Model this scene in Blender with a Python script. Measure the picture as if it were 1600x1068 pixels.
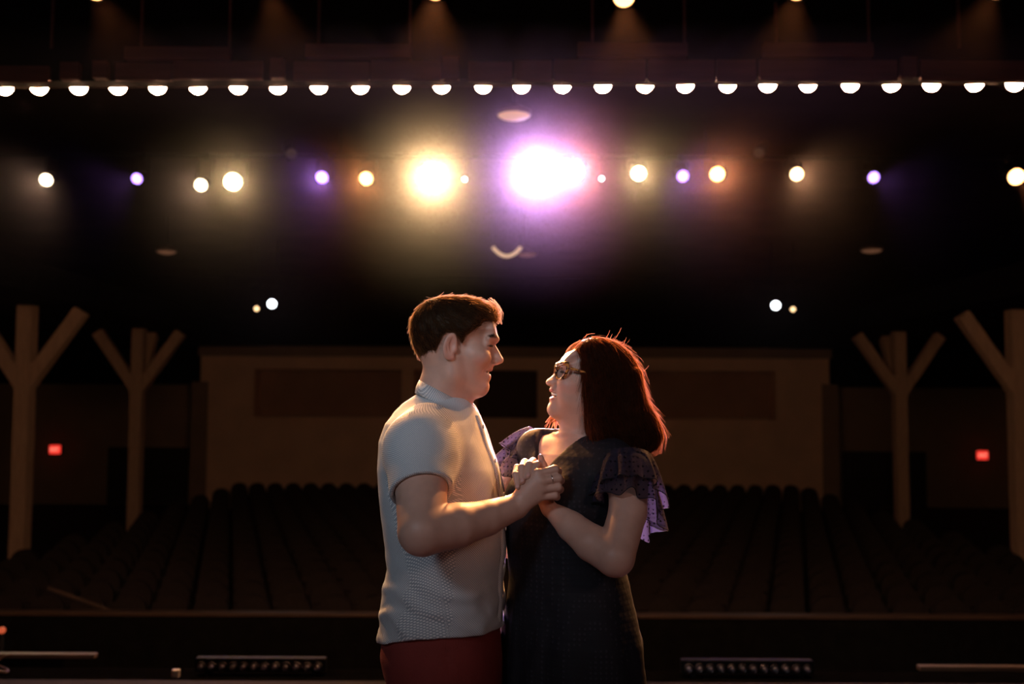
import bpy, bmesh, math, random
import numpy as np
from mathutils import Vector, Matrix

for o in list(bpy.data.objects):
    bpy.data.objects.remove(o, do_unlink=True)
SC = bpy.context.scene
COL = SC.collection
random.seed(7)
RNG = np.random.default_rng(7)
PI = math.pi

# ---------------------------------------------------------------- camera
FPX = 1555.0                      # 35 mm lens on a 36 mm wide frame, 1600 px
CAM_Z = 1.538
PITCH, ROLL = math.radians(3.53), math.radians(0.25)
cam_d = bpy.data.cameras.new('camera')
cam = bpy.data.objects.new('camera', cam_d)
COL.objects.link(cam)
cam_d.sensor_width = 36.0
cam_d.lens = FPX * 36.0 / 1600.0
cam_d.clip_start, cam_d.clip_end = 0.05, 200
cam_d.dof.use_dof = True
cam_d.dof.focus_distance = 2.33
cam_d.dof.aperture_fstop = 2.8
CAM_R = (Matrix.Rotation(PI / 2 + PITCH, 3, 'X') @ Matrix.Rotation(ROLL, 3, 'Z'))
cam.matrix_world = Matrix.Translation((0, 0, CAM_Z)) @ CAM_R.to_4x4()
SC.camera = cam


def W(px, py, Y):
    """the point at depth Y that the photograph shows at pixel (px, py)"""
    d = CAM_R @ Vector(((px - 800) / FPX, (534 - py) / FPX, -1))
    t = Y / d.y
    return Vector((d.x * t, Y, CAM_Z + d.z * t))


# ---------------------------------------------------------------- world, exposure
wd = bpy.data.worlds.new('world')
SC.world = wd
wd.use_nodes = True
wd.node_tree.nodes['Background'].inputs[0].default_value = (0.02, 0.014, 0.012, 1)
wd.node_tree.nodes['Background'].inputs[1].default_value = 0.0
vs = SC.view_settings
vs.view_transform = 'Standard'
vs.look = 'None'
vs.gamma = 1.0
vs.use_curve_mapping = False
vs.exposure = 0.0
cy = SC.cycles
cy.max_bounces = 6
cy.diffuse_bounces = 3
cy.glossy_bounces = 3
cy.transmission_bounces = 4
cy.transparent_max_bounces = 12
cy.volume_bounces = 0
cy.sample_clamp_indirect = 3.0
cy.sample_clamp_direct = 0.0
cy.caustics_reflective = False
cy.caustics_refractive = False
cy.use_denoising = True


def lamp(name, kind, loc, target, power, color, size=0.1, angle=40, blend=0.5, size_y=None):
    d = bpy.data.lights.new(name, kind)
    d.energy = power
    d.color = color
    if kind == 'AREA':
        d.shape = 'RECTANGLE' if size_y else 'DISK'
        d.size = size
        if size_y:
            d.size_y = size_y
    else:
        d.shadow_soft_size = size
    if kind == 'SPOT':
        d.spot_size = math.radians(angle)
        d.spot_blend = blend
    o = bpy.data.objects.new(name, d)
    COL.objects.link(o)
    o.location = loc
    o.rotation_euler = (Vector(target) - Vector(loc)).to_track_quat('-Z', 'Y').to_euler()
    return o


# unseen fill lamps added behind the camera: soft, cool from left, rosy from right
lamp('added_fill_cool', 'SPOT', (-2.2, -1.6, 3.7), (-0.22, 2.35, 1.76), 350, (0.74, 0.86, 1.0), 0.5, 18, 1.0)
lamp('added_fill_warm', 'SPOT', (2.2, -2.0, 3.3), (0.02, 2.35, 1.70), 190, (1.0, 0.60, 0.50), 0.5, 17, 1.0)
lamp('added_fill_low', 'AREA', (-0.6, -3.2, 3.4), (0.0, 2.4, 1.0), 9, (0.95, 0.86, 0.84), 2.6, size_y=1.4)


# ---------------------------------------------------------------- materials
def newmat(name):
    m = bpy.data.materials.new(name)
    m.use_nodes = True
    nt = m.node_tree
    return m, nt, nt.nodes['Principled BSDF'], nt.nodes, nt.links


def mat(name, col, rough=0.6, metal=0.0, var=0.15, scale=8.0, bump=0.0, bscale=60.0, stretch=(1, 1, 1), spec=0.5):
    """principled with a noise-driven colour and optional fine relief"""
    m, nt, p, N, L = newmat(name)
    tc = N.new('ShaderNodeTexCoord')
    mp = N.new('ShaderNodeMapping')
    mp.inputs['Scale'].default_value = stretch
    L.new(tc.outputs['Object'], mp.inputs['Vector'])
    nz = N.new('ShaderNodeTexNoise')
    nz.inputs['Scale'].default_value = scale
    nz.inputs['Detail'].default_value = 5
    L.new(mp.outputs[0], nz.inputs['Vector'])
    cr = N.new('ShaderNodeValToRGB')
    c = np.array(col)
    cr.color_ramp.elements[0].position = 0.3
    cr.color_ramp.elements[1].position = 0.7
    cr.color_ramp.elements[0].color = (*np.clip(c * (1 - var), 0, 1), 1)
    cr.color_ramp.elements[1].color = (*np.clip(c * (1 + var), 0, 1), 1)
    L.new(nz.outputs['Fac'], cr.inputs['Fac'])
    L.new(cr.outputs['Color'], p.inputs['Base Color'])
    p.inputs['Roughness'].default_value = rough
    p.inputs['Metallic'].default_value = metal
    p.inputs['Specular IOR Level'].default_value = spec
    if bump:
        n2 = N.new('ShaderNodeTexNoise')
        n2.inputs['Scale'].default_value = bscale
        n2.inputs['Detail'].default_value = 4
        L.new(mp.outputs[0], n2.inputs['Vector'])
        b = N.new('ShaderNodeBump')
        b.inputs['Strength'].default_value = bump
        b.inputs['Distance'].default_value = 0.01
        L.new(n2.outputs['Fac'], b.inputs['Height'])
        L.new(b.outputs[0], p.inputs['Normal'])
    return m


def emis(name, col, strength, base=(0.02, 0.02, 0.02)):
    m, nt, p, N, L = newmat(name)
    p.inputs['Base Color'].default_value = (*base, 1)
    nz = N.new('ShaderNodeTexNoise')
    nz.inputs['Scale'].default_value = 3
    mr = N.new('ShaderNodeMapRange')
    mr.inputs['To Min'].default_value = strength * 0.97
    mr.inputs['To Max'].default_value = strength * 1.03
    L.new(nz.outputs['Fac'], mr.inputs['Value'])
    L.new(mr.outputs[0], p.inputs['Emission Strength'])
    p.inputs['Emission Color'].default_value = (*col, 1)
    return m


M = {}
M['stage'] = mat('stage_boards', (0.020, 0.014, 0.012), 0.8, var=0.4, scale=3, bump=0.2, stretch=(1, 12, 1), spec=0.08)
M['black_paint'] = mat('black_paint', (0.009, 0.008, 0.007), 0.85, var=0.3, bump=0.1, spec=0.05)
M['nosing'] = mat('nosing_black', (0.003, 0.0026, 0.0024), 0.95, var=0.3, spec=0.0)
M['black_metal'] = mat('black_metal', (0.006, 0.006, 0.006), 0.7, 0.0, var=0.2, spec=0.06)
M['ceiling'] = mat('dark_ceiling', (0.020, 0.012, 0.011), 0.95, var=0.25, scale=1.0, spec=0.0)
M['carpet'] = mat('house_floor', (0.012, 0.011, 0.011), 0.95, var=0.3, scale=20)
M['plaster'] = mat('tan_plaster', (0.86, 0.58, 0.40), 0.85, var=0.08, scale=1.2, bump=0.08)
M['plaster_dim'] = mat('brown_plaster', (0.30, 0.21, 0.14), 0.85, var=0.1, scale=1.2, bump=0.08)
M['recess'] = mat('booth_panel', (0.45, 0.27, 0.18), 0.8, var=0.1, scale=1.0)
M['recess_dark'] = mat('booth_dark', (0.08, 0.045, 0.035), 0.8, var=0.1, scale=1.0)
M['timber'] = mat('painted_timber', (0.56, 0.38, 0.26), 0.75, var=0.14, scale=5, bump=0.15, stretch=(6, 6, 0.6))
M['header_wood'] = mat('header_wood', (0.17, 0.06, 0.045), 0.7, var=0.25, scale=4, bump=0.2, stretch=(0.6, 6, 6))
M['velvet'] = mat('seat_fabric', (0.036, 0.027, 0.024), 0.9, var=0.2, scale=30, spec=0.15)
M['seat_metal'] = mat('seat_metal', (0.02, 0.018, 0.016), 0.5, 0.0, spec=0.2)
M['door'] = mat('door_paint', (0.02, 0.016, 0.014), 0.6, var=0.2, scale=2)
M['white_plastic'] = mat('white_plastic', (0.55, 0.45, 0.35), 0.5, var=0.1)
M['rail'] = mat('rail_wood', (0.10, 0.06, 0.04), 0.5, var=0.2, stretch=(0.5, 5, 5))


# ---------------------------------------------------------------- mesh helpers
def link(name, me, m=None, parent=None, smooth=False):
    o = bpy.data.objects.new(name, me)
    COL.objects.link(o)
    if m is not None and not me.materials:
        me.materials.append(m)
    if parent is not None:
        o.parent = parent
    if smooth:
        me.polygons.foreach_set('use_smooth', [True] * len(me.polygons))
    return o


def from_bm(name, bm, m=None, parent=None, smooth=False):
    bmesh.ops.recalc_face_normals(bm, faces=bm.faces[:])
    me = bpy.data.meshes.new(name)
    bm.to_mesh(me)
    bm.free()
    return link(name, me, m, parent, smooth)


def box(bm, lo, hi, bev=0.0, mtx=None):
    r = bmesh.ops.create_cube(bm, size=1.0)
    vv = r['verts']
    lo, hi = Vector(lo), Vector(hi)
    for v in vv:
        v.co = Vector(((lo[i] + hi[i]) / 2 + v.co[i] * (hi[i] - lo[i]) for i in range(3)))
    if bev:
        es = list({e for v in vv for e in v.link_edges})
        rr = bmesh.ops.bevel(bm, geom=es, offset=bev, segments=2, profile=0.5, affect='EDGES')
        vv = list({v for f in rr['faces'] for v in f.verts} | {v for v in vv if v.is_valid})
    if mtx is not None:
        bmesh.ops.transform(bm, matrix=mtx, verts=[v for v in vv if v.is_valid])
    return vv


def cyl(bm, p0, p1, r0, r1=None, n=16, cap=True):
    r1 = r0 if r1 is None else r1
    p0, p1 = Vector(p0), Vector(p1)
    q = (p1 - p0).to_track_quat('Z', 'Y').to_matrix()
    rings = []
    for p, r in ((p0, r0), (p1, r1)):
        rings.append([bm.verts.new(p + q @ Vector((r * math.cos(2 * PI * i / n), r * math.sin(2 * PI * i / n), 0))) for i in range(n)])
    for i in range(n):
        bm.faces.new((rings[0][i], rings[0][(i + 1) % n], rings[1][(i + 1) % n], rings[1][i]))
    if cap:
        bm.faces.new(rings[0][::-1])
        bm.faces.new(rings[1])


def lathe(bm, prof, mtx=None, n=20):
    """profile [(r, z)] turned about z"""
    rings = []
    for r, z in prof:
        rings.append([bm.verts.new(Vector((r * math.cos(2 * PI * i / n), r * math.sin(2 * PI * i / n), z))) for i in range(n)])
    for a, b in zip(rings, rings[1:]):
        for i in range(n):
            bm.faces.new((a[i], a[(i + 1) % n], b[(i + 1) % n], b[i]))
    bm.faces.new(rings[0][::-1])
    bm.faces.new(rings[-1])
    if mtx is not None:
        bmesh.ops.transform(bm, matrix=mtx, verts=[v for g in rings for v in g])


def tube(pts, r, n=6, closed=False):
    """a bmesh tube along points; r a number or a list"""
    bm = bmesh.new()
    add_tube(bm, pts, r, n, closed)
    return bm


def add_tube(bm, pts, r, n=6, closed=False):
    pts = [Vector(p) for p in pts]
    k = len(pts)
    rings = []
    up = None
    for i, p in enumerate(pts):
        a = pts[(i - 1) % k] if (closed or i > 0) else p
        b = pts[(i + 1) % k] if (closed or i < k - 1) else p
        t = (b - a).normalized()
        if up is None:
            up = t.orthogonal().normalized()
        up = (up - t * up.dot(t)).normalized()
        s = t.cross(up)
        rr = r[i] if isinstance(r, (list, tuple)) else r
        rings.append([bm.verts.new(p + (up * math.cos(2 * PI * j / n) + s * math.sin(2 * PI * j / n)) * rr) for j in range(n)])
    for i in range(k if closed else k - 1):
        a, b = rings[i], rings[(i + 1) % k]
        for j in range(n):
            bm.faces.new((a[j], a[(j + 1) % n], b[(j + 1) % n], b[j]))
    if not closed:
        bm.faces.new(rings[0][::-1])
        bm.faces.new(rings[-1])


def tag(o, label=None, cat=None, group=None, kind=None):
    for k, v in (('label', label), ('category', cat), ('group', group), ('kind', kind)):
        if v:
            o[k] = v
    return o


def empty(name, loc=(0, 0, 0), label=None, cat=None, group=None):
    o = bpy.data.objects.new(name, None)
    COL.objects.link(o)
    o.location = loc
    o.empty_display_size = 0.1
    return tag(o, label, cat, group)


def structure(name, bm, m, label=None, parent=None):
    o = from_bm(name, bm, m, parent)
    if parent is None:
        o['kind'] = 'structure'
    if label:
        o['label'] = label
    return o


def copy_tree(o, parent=None):
    c = o.copy()
    COL.objects.link(c)
    c.parent = parent
    for ch in list(o.children):
        if ch.name in COL.objects:
            copy_tree(ch, c)
    return c


ORD = ['first', 'second', 'third', 'fourth', 'fifth', 'sixth', 'seventh', 'eighth', 'ninth', 'tenth', 'eleventh', 'twelfth', 'thirteenth',
       'fourteenth', 'fifteenth', 'sixteenth', 'seventeenth', 'eighteenth', 'nineteenth', 'twentieth', 'twenty-first', 'twenty-second',
       'twenty-third', 'twenty-fourth', 'twenty-fifth', 'twenty-sixth', 'twenty-seventh', 'twenty-eighth', 'twenty-ninth', 'thirtieth',
       'thirty-first', 'thirty-second', 'thirty-third', 'thirty-fourth']

# ================================================================ THE SETTING
EDGE = 5.63          # stage edge
HX = 0.2             # the hall's axis
FLOOR0, FLOOR1 = -1.86, -1.76
BACK = 31.0


def floor_z(y):
    return FLOOR0 + (FLOOR1 - FLOOR0) * (y - 12.0) / 19.0


# stage floor: planks running across, each its own piece
bm = bmesh.new(); box(bm, (-9, -6, -0.30), (9, EDGE, -0.022))
stage = structure('floor_stage', bm, M['black_paint'], 'black painted stage floor of long boards running to the stage edge')
pw = 0.14
plank_me = None
y = EDGE - 0.003
k = 0
while y > 2.2:
    if plank_me is None:
        bm = bmesh.new(); box(bm, (-9, -pw + 0.004, -0.022), (9, 0, 0.0), 0.002)
        p = from_bm('plank', bm, M['stage'], stage); plank_me = p.data
    else:
        p = link('plank', plank_me, None, stage)
    p.location = (0, y, 0)
    y -= pw
    k += 1
bm = bmesh.new(); box(bm, (-9, -6, -0.022), (9, y, 0.0))
from_bm('rear_boards', bm, M['stage'], stage)
# nosing and apron
bm = bmesh.new(); box(bm, (-9, EDGE + 0.0, -0.34), (9, EDGE + 0.30, -0.012), 0.01)
structure('trim_1', bm, M['nosing'], 'black nosing strip along the stage edge')
bm = bmesh.new(); box(bm, (-9, EDGE + 0.06, -2.2), (9, EDGE + 0.24, -0.34))
structure('wall_stage_front', bm, M['black_paint'], 'black wall below the stage edge')

# house floor (gently raked), ceiling, walls
bm = bmesh.new()
pts = [(-18, EDGE + 0.24, floor_z(6)), (18, EDGE + 0.24, floor_z(6)), (18, BACK + 2.2, floor_z(BACK + 2.2)), (-18, BACK + 2.2, floor_z(BACK + 2.2))]
vt = [bm.verts.new(p) for p in pts]
vb = [bm.verts.new((p[0], p[1], p[2] - 0.3)) for p in pts]
bm.faces.new(vt); bm.faces.new(vb[::-1])
for i in range(4):
    bm.faces.new((vt[i], vb[i], vb[(i + 1) % 4], vt[(i + 1) % 4]))
structure('floor_house', bm, M['carpet'], 'dark carpeted floor of the auditorium')
CEIL = 5.5
bm = bmesh.new(); box(bm, (-18, EDGE + 0.4, CEIL), (18, BACK + 2.2, CEIL + 0.3))
structure('ceiling', bm, M['ceiling'], 'dark ceiling over the auditorium')
bm = bmesh.new(); box(bm, (-18.3, EDGE, -2.3), (-18, BACK + 2.2, CEIL))
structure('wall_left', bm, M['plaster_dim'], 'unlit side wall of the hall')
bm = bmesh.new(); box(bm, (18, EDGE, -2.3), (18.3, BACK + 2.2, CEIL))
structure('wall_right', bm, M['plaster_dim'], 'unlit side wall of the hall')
# rear wall: recessed side bays, and the projecting middle with its long control-booth opening
sidey = BACK + 1.2
xl, xr = W(312, 650, BACK).x, W(1297, 650, BACK).x
ztop = W(800, 557, BACK).z
bm = bmesh.new()
box(bm, (-18, sidey, -2.2), (xl, sidey + 0.3, W(200, 600, sidey).z))
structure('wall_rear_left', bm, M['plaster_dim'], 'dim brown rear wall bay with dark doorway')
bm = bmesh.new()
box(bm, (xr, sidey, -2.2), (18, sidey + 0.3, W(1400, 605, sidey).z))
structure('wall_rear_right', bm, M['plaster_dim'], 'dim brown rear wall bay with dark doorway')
wx0, wx1 = W(397, 615, BACK).x, W(1212, 615, BACK).x
wz0, wz1 = W(800, 653, BACK).z, W(800, 578, BACK).z
bm = bmesh.new()
box(bm, (xl, BACK, -2.2), (xr, BACK + 1.5, wz0))
box(bm, (xl, BACK, wz1), (xr, BACK + 1.5, ztop))
box(bm, (xl, BACK, wz0), (wx0, BACK + 1.5, wz1))
box(bm, (wx1, BACK, wz0), (xr, BACK + 1.5, wz1))
rear = structure('wall_rear', bm, M['plaster'], 'tan rear wall with a long recessed booth opening')
# booth back panel, mullions, sill and frames
bm = bmesh.new(); box(bm, (wx0, BACK + 0.75, wz0), (wx1, BACK + 0.85, wz1))
from_bm('booth_panel', bm, M['recess'], rear)
mx = [W(p, 615, BACK).x for p in (397, 637, 735, 850, 985, 1212)]
for a in (637, 735, 850, 985):
    x = W(a, 615, BACK).x
    bm = bmesh.new(); box(bm, (x - 0.2, BACK + 0.02, wz0), (x + 0.2, BACK + 0.75, wz1), 0.01)
    from_bm('mullion', bm, M['plaster'], rear)
bm = bmesh.new(); box(bm, (W(735, 600, BACK).x + .2, BACK + 0.60, wz0), (W(850, 600, BACK).x - .2, BACK + 0.70, wz1))
from_bm('dark_window', bm, M['recess_dark'], rear)
bm = bmesh.new(); box(bm, (wx0 - 0.1, BACK - 0.10, wz0 - 0.12), (wx1 + 0.1, BACK + 0.1, wz0), 0.01)
from_bm('sill', bm, M['plaster'], rear)
bm = bmesh.new(); box(bm, (xl - 0.05, BACK - 0.16, ztop - 0.02), (xr + 0.05, BACK + 0.4, ztop + 0.30), 0.02)
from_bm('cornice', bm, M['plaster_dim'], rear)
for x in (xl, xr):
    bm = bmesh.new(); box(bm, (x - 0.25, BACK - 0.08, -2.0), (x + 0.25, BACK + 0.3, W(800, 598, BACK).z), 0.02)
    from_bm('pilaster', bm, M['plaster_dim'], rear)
# dark bulkhead over the rear wall
bm = bmesh.new(); box(bm, (-18, BACK + 0.3, ztop + 0.25), (18, BACK + 1.6, CEIL))
box(bm, (-18, sidey - 0.2, W(200, 600, sidey).z), (xl, sidey + 0.3, CEIL))
box(bm, (xr, sidey - 0.2, W(1400, 605, sidey).z), (18, sidey + 0.3, CEIL))
structure('wall_bulkhead', bm, M['black_paint'], 'black bulkhead between rear wall and ceiling')
# doors in the side bays
for i, (x0, x1, yt) in enumerate(((176, 290, 703), (1321, 1440, 710))):
    a, b = W(x0, yt, sidey), W(x1, yt, sidey)
    root = empty('door_%d' % (i + 1), ((a.x + b.x) / 2, sidey, floor_z(sidey)), 'dark double door in the dim rear wall beside the ' + ('left' if i == 0 else 'right') + ' exit sign')
    root['kind'] = 'structure'
    w, h = (b.x - a.x) / 2, a.z - floor_z(sidey)
    for s in (-1, 1):
        bm = bmesh.new(); box(bm, (min(0.01 * s, s * w), -0.08, 0.02), (max(0.01 * s, s * w), -0.02, h), 0.01)
        lf = from_bm('door_leaf', bm, M['door'], root)
        bm = bmesh.new(); cyl(bm, (s * 0.12, -0.14, 0.95), (s * (w - 0.15), -0.14, 0.95), 0.02, n=8)
        cyl(bm, (s * 0.14, -0.15, 0.95), (s * 0.14, -0.07, 0.95), 0.015, n=8); cyl(bm, (s * (w - 0.17), -0.15, 0.95), (s * (w - 0.17), -0.07, 0.95), 0.015, n=8)
        from_bm('push_bar', bm, M['seat_metal'], lf)
    bm = bmesh.new()
    box(bm, (-w - 0.1, -0.1, 0), (-w, 0.02, h + 0.1)); box(bm, (w, -0.1, 0), (w + 0.1, 0.02, h + 0.1)); box(bm, (-w, -0.1, h), (w, 0.02, h + 0.1))
    from_bm('door_frame', bm, M['door'], root)

# proscenium header seen from the stage side: beam, lower boards, upper blocks, hanging straps
HY = EDGE + 0.02
HL, HR = W(0, 137.0, HY + 0.10), W(1600, 130.5, HY + 0.10)


def hdr_z(x):
    return HL.z + (HR.z - HL.z) * (x - HL.x) / (HR.x - HL.x)


bm = bmesh.new()
for v in box(bm, (-9, HY - 0.02, 0), (9, HY + 0.10, CEIL + 1.2)):
    if v.co.z < 1:
        v.co.z = hdr_z(v.co.x)
head = structure('wall_proscenium', bm, M['black_paint'], 'dark proscenium header above the row of bulbs')
for x0, x1, y0, y1 in ((-90, 80, 104, 130), (100, 128, 101, 128), (150, 172, 99, 126), (183, 270, 100, 128), (272, 412, 97, 126), (425, 446, 94, 126),
                       (460, 578, 98, 128), (580, 690, 97, 127), (693, 718, 92, 128), (732, 800, 98, 128), (804, 862, 96, 128), (865, 1008, 95, 129),
                       (1012, 1116, 95, 129), (1118, 1180, 95, 129), (1185, 1400, 95, 128), (1404, 1428, 92, 124), (1436, 1600, 96, 128), (1604, 1700, 96, 128)):
    yc = HY - 0.02
    a, b = W(x0, y0, yc), W(x1, y1, yc)
    t = 0.03 if x1 - x0 > 40 else 0.055
    bm = bmesh.new(); box(bm, (a.x, yc - t, b.z), (b.x, yc, a.z), 0.005)
    from_bm('header_board', bm, M['header_wood'], head)
for x0, x1, y0, y1 in ((200, 363, 77, 98), (480, 645, 73, 95), (902, 1072, 71, 93), (1190, 1360, 71, 93)):
    yc = HY - 0.02
    a, b = W(x0, y0, yc), W(x1, y1, yc)
    bm = bmesh.new(); box(bm, (a.x, yc - 0.06, b.z), (b.x, yc, a.z), 0.006)
    from_bm('header_block', bm, M['header_wood'], head)
for x in (86, 225, 362, 500, 642, 925, 1068, 1210, 1354, 1494):
    a, b = W(x, 30, HY), W(x + 2, 78, HY)
    bm = bmesh.new(); box(bm, (a.x - .008, HY - 0.035, b.z), (a.x + .008, HY - 0.02, a.z + 0.3))
    from_bm('strap', bm, M['header_wood'], head)

# orchestra rail in front of the seats
RY = 11.4
bm = bmesh.new(); box(bm, (-12, RY, -2.0), (12, RY + 0.10, W(800, 964, RY).z))
pit = structure('wall_pit', bm, M['black_paint'], 'low black orchestra wall in front of the first seat row')
bm = bmesh.new(); box(bm, (-12, RY - 0.03, W(800, 964, RY).z), (12, RY + 0.14, W(800, 959, RY).z), 0.008)
from_bm('rail_cap', bm, M['rail'], pit)
a, b = W(75, 918, RY + 0.3), W(172, 953, RY + 0.3)
from_bm('sloping_rail', tube([a, b], 0.02, 8), M['rail'], pit)

# ================================================================ LIGHTS OF THE HOUSE
M['bulb'] = emis('bulb_glow', (1.0, 0.52, 0.28), 220.0)
M['socket'] = mat('bulb_socket', (0.03, 0.02, 0.015), 0.5, 0.5)
bulb_px = [(7, 143.5), (61, 142.5), (123, 142.5), (184, 142), (246, 142), (309, 139.5), (372, 139.5), (434, 138), (498, 138), (563, 138), (628, 136.5),
           (690, 136), (755, 136), (815, 136), (879, 136), (942, 135.5), (1008, 135.5), (1071, 135.5), (1137, 135.5), (1200, 136), (1263, 136),
           (1329, 136.5), (1393, 137), (1456, 138), (1523, 137), (1586, 136.5)]
BY = EDGE + 0.20
bulb_me = sock_me = None
for i, (px, py) in enumerate(bulb_px):
    c = W(px, 135.0 - 6.0 * px / 1600, BY)
    root = empty('globe_bulb', c, 'lit warm white globe bulb under the header, %s from the left end of the row' % ORD[i], 'bulb', 'globe bulbs along the proscenium')
    if bulb_me is None:
        bm = bmesh.new()
        lathe(bm, [(0.001, -0.049)] + [(0.049 * math.sin(a), -0.049 * math.cos(a)) for a in np.linspace(0.25, 2.75, 10)] + [(0.018, 0.056)], n=18)
        b = from_bm('bulb_glass', bm, M['bulb'], root, True); bulb_me = b.data
        bm = bmesh.new(); lathe(bm, [(0.018, 0.054), (0.022, 0.062), (0.022, 0.11), (0.014, 0.14)], n=12)
        s = from_bm('socket', bm, M['socket'], root, True); sock_me = s.data
    else:
        link('bulb_glass', bulb_me, None, root); link('socket', sock_me, None, root)
# the batten the bulbs are screwed into
bm = bmesh.new()
ends = [W(px, 135.0 - 6.0 * px / 1600, BY) for px in (-60, 1660)]
box(bm, (0, -0.05, 0.142), ((ends[1] - ends[0]).length, 0.05, 0.21), 0.006,
    Matrix.Translation(ends[0]) @ Matrix.Rotation(-math.atan2(ends[1].z - ends[0].z, ends[1].x - ends[0].x), 4, 'Y'))
tag(from_bm('bulb_batten', bm, M['black_metal']), 'long black batten carrying the row of globe bulbs', 'batten')
M['cable'] = mat('cable_rubber', (0.10, 0.05, 0.03), 0.6)
tag(from_bm('bulb_cable', tube([W(x, 136.0 - 6.0 * x / 1600 + (1.4 if k % 2 else 0), BY - 0.06) for k, x in enumerate(range(0, 1620, 60))], 0.004, 6), M['cable'], smooth=True),
    'thin cable strung along the row of globe bulbs', 'cable')

# front-of-house lighting pipe with its lanterns
FY = 14.0
WARM, YEL, VIO, ORA, WHT = (1.0, 0.78, 0.50), (1.0, 0.86, 0.40), (0.42, 0.22, 1.0), (1.0, 0.42, 0.14), (0.9, 0.95, 1.0)
pz = W(800, 275, FY).z
bm = bmesh.new(); cyl(bm, (-8.5, FY + 0.25, pz + 0.34), (8.7, FY + 0.25, pz + 0.34), 0.03, n=12)
tag(from_bm('lighting_pipe', bm, M['black_metal'], smooth=True), 'long horizontal pipe carrying the stage lights over the house', 'pipe')


def lantern(px, py, Y, rad, colname, col, label, strength, power, aim, cone=30, group='stage lights on the front of house pipe', hang=True, soft=0.05, pipe_z=None):
    c = W(px, py, Y)
    root = empty('stage_light', c, label, 'stage light', group)
    d = (Vector(aim) - c).normalized()
    q = d.to_track_quat('Z', 'Y').to_matrix().to_4x4()
    bm = bmesh.new()      # can, open in front
    lathe(bm, [(rad * 0.6, -0.40), (rad * 0.95, -0.36), (rad * 1.05, -0.16), (rad * 1.12, -0.02), (rad * 1.16, 0.02), (rad * 1.02, 0.02), (rad * 1.0, -0.012)], q, 20)
    from_bm('can', bm, M['black_metal'], root, True)
    bm = bmesh.new()
    lathe(bm, [(rad * 1.0, -0.010), (rad * 0.98, 0.0), (rad * 0.7, 0.010), (rad * 0.3, 0.014), (0.001, 0.015)], q, 24)
    ln = from_bm('lens', bm, M.get(colname) or M.setdefault(colname, emis(colname, col, strength)), root, True)
    hz_ = (pipe_z if pipe_z is not None else c.z + 0.34) - c.z
    bm = bmesh.new()
    s = rad * 1.25
    add_tube(bm, [(-s, 0.14, 0), (-s, 0.22, hz_ - 0.08), (0, 0.25, hz_ - 0.05), (s, 0.22, hz_ - 0.08), (s, 0.14, 0)], 0.012, 6)
    from_bm('yoke', bm, M['black_metal'], root, True)
    bm = bmesh.new(); box(bm, (-0.03, 0.205, hz_ - 0.06), (0.03, 0.295, hz_ + 0.04), 0.006)
    from_bm('clamp', bm, M['black_metal'], root)
    if power:
        l = lamp('lantern_beam', 'SPOT', c + d * 0.06, aim, power, col, soft, cone, 0.6)
    return root


AIM = (0.1, 2.3, 1.3)
FOH = [  # px, py, lens radius, colour, brightness, beam power, aim, label
    (72, 281, .085, 'lens_warm', WARM, 9, 60, (-3, 1, 0), 'lit warm white stage light at the left end of the front of house pipe'),
    (214, 279, .075, 'lens_violet', VIO, 5, 25, (-4, 0, 0), 'small violet stage light second from the left on the pipe'),
    (314, 289, .085, 'lens_warm', WARM, 9, 60, (-2.5, 0, 0), 'warm white stage light hung lowest, just beside a yellow starry one'),
    (364, 284, .12, 'lens_yellow', YEL, 14, 240, (-0.6, 1.5, 1.2), 'bright yellow starry stage light beside the lowest hung white one'),
    (503, 277, .085, 'lens_violet', VIO, 5, 120, (-2, 0, 0), 'violet stage light next to an orange one on the left half of the pipe'),
    (572, 279, .09, 'lens_orange', ORA, 12, 200, (-1.5, 0, 0), 'orange stage light between the violet one and the great yellow glare'),
    (675, 277, .17, 'lens_yellow', YEL, 14, 2500, (0.0, 1.0, 1.4), 'dazzling large yellow stage light above the man'),
    (838, 270, .20, 'lens_violet_white', (0.60, 0.40, 1.0), 30, 5200, (0.05, 0.6, 1.5), 'dazzling violet white stage light, the largest glare of all'),
    (896, 268, .15, 'lens_rose', (1.0, 0.42, 0.34), 20, 1200, (0.1, 1.0, 1.4), 'dazzling rosy stage light merging with the violet glare'),
    (998, 271, .10, 'lens_yellow', YEL, 14, 300, (1.0, 0.5, 1.0), 'yellow stage light to the right of the violet glare'),
    (1067, 275, .08, 'lens_violet', VIO, 5, 120, (2, 0, 0), 'violet stage light between a yellow and an orange one on the right half'),
    (1121, 272, .10, 'lens_orange', ORA, 12, 240, (1.2, 0, 0.6), 'orange stage light next to a violet one on the right half of the pipe'),
    (1245, 272, .09, 'lens_warm_yellow', (1.0, 0.62, 0.30), 9, 120, (2.5, 0, 0), 'yellow orange stage light standing alone on the right half of the pipe'),
    (1365, 277, .08, 'lens_violet', VIO, 5, 25, (4, 0, 0), 'small violet stage light second from the right on the pipe'),
    (1588, 276, .11, 'lens_orange', ORA, 12, 120, (4.5, 0, 0), 'orange stage light at the right end of the front of house pipe'),
]
for px, py, r, cn, col, st, pw_, aim, lab in FOH:
    lantern(px, py, FY, r, cn, col, lab, st, pw_ * 6, aim, pipe_z=pz + 0.34)
for px, py, lab in ((726, 280, 'tiny white indicator lamp between the yellow and violet glares'), (940, 279, 'tiny white indicator lamp beside the rosy glare')):
    lantern(px, py, FY, 0.032, 'lens_white', (0.95, 0.95, 1.0), lab, 9, 0, (0, 2, 1.4), pipe_z=pz + 0.34)
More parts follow.
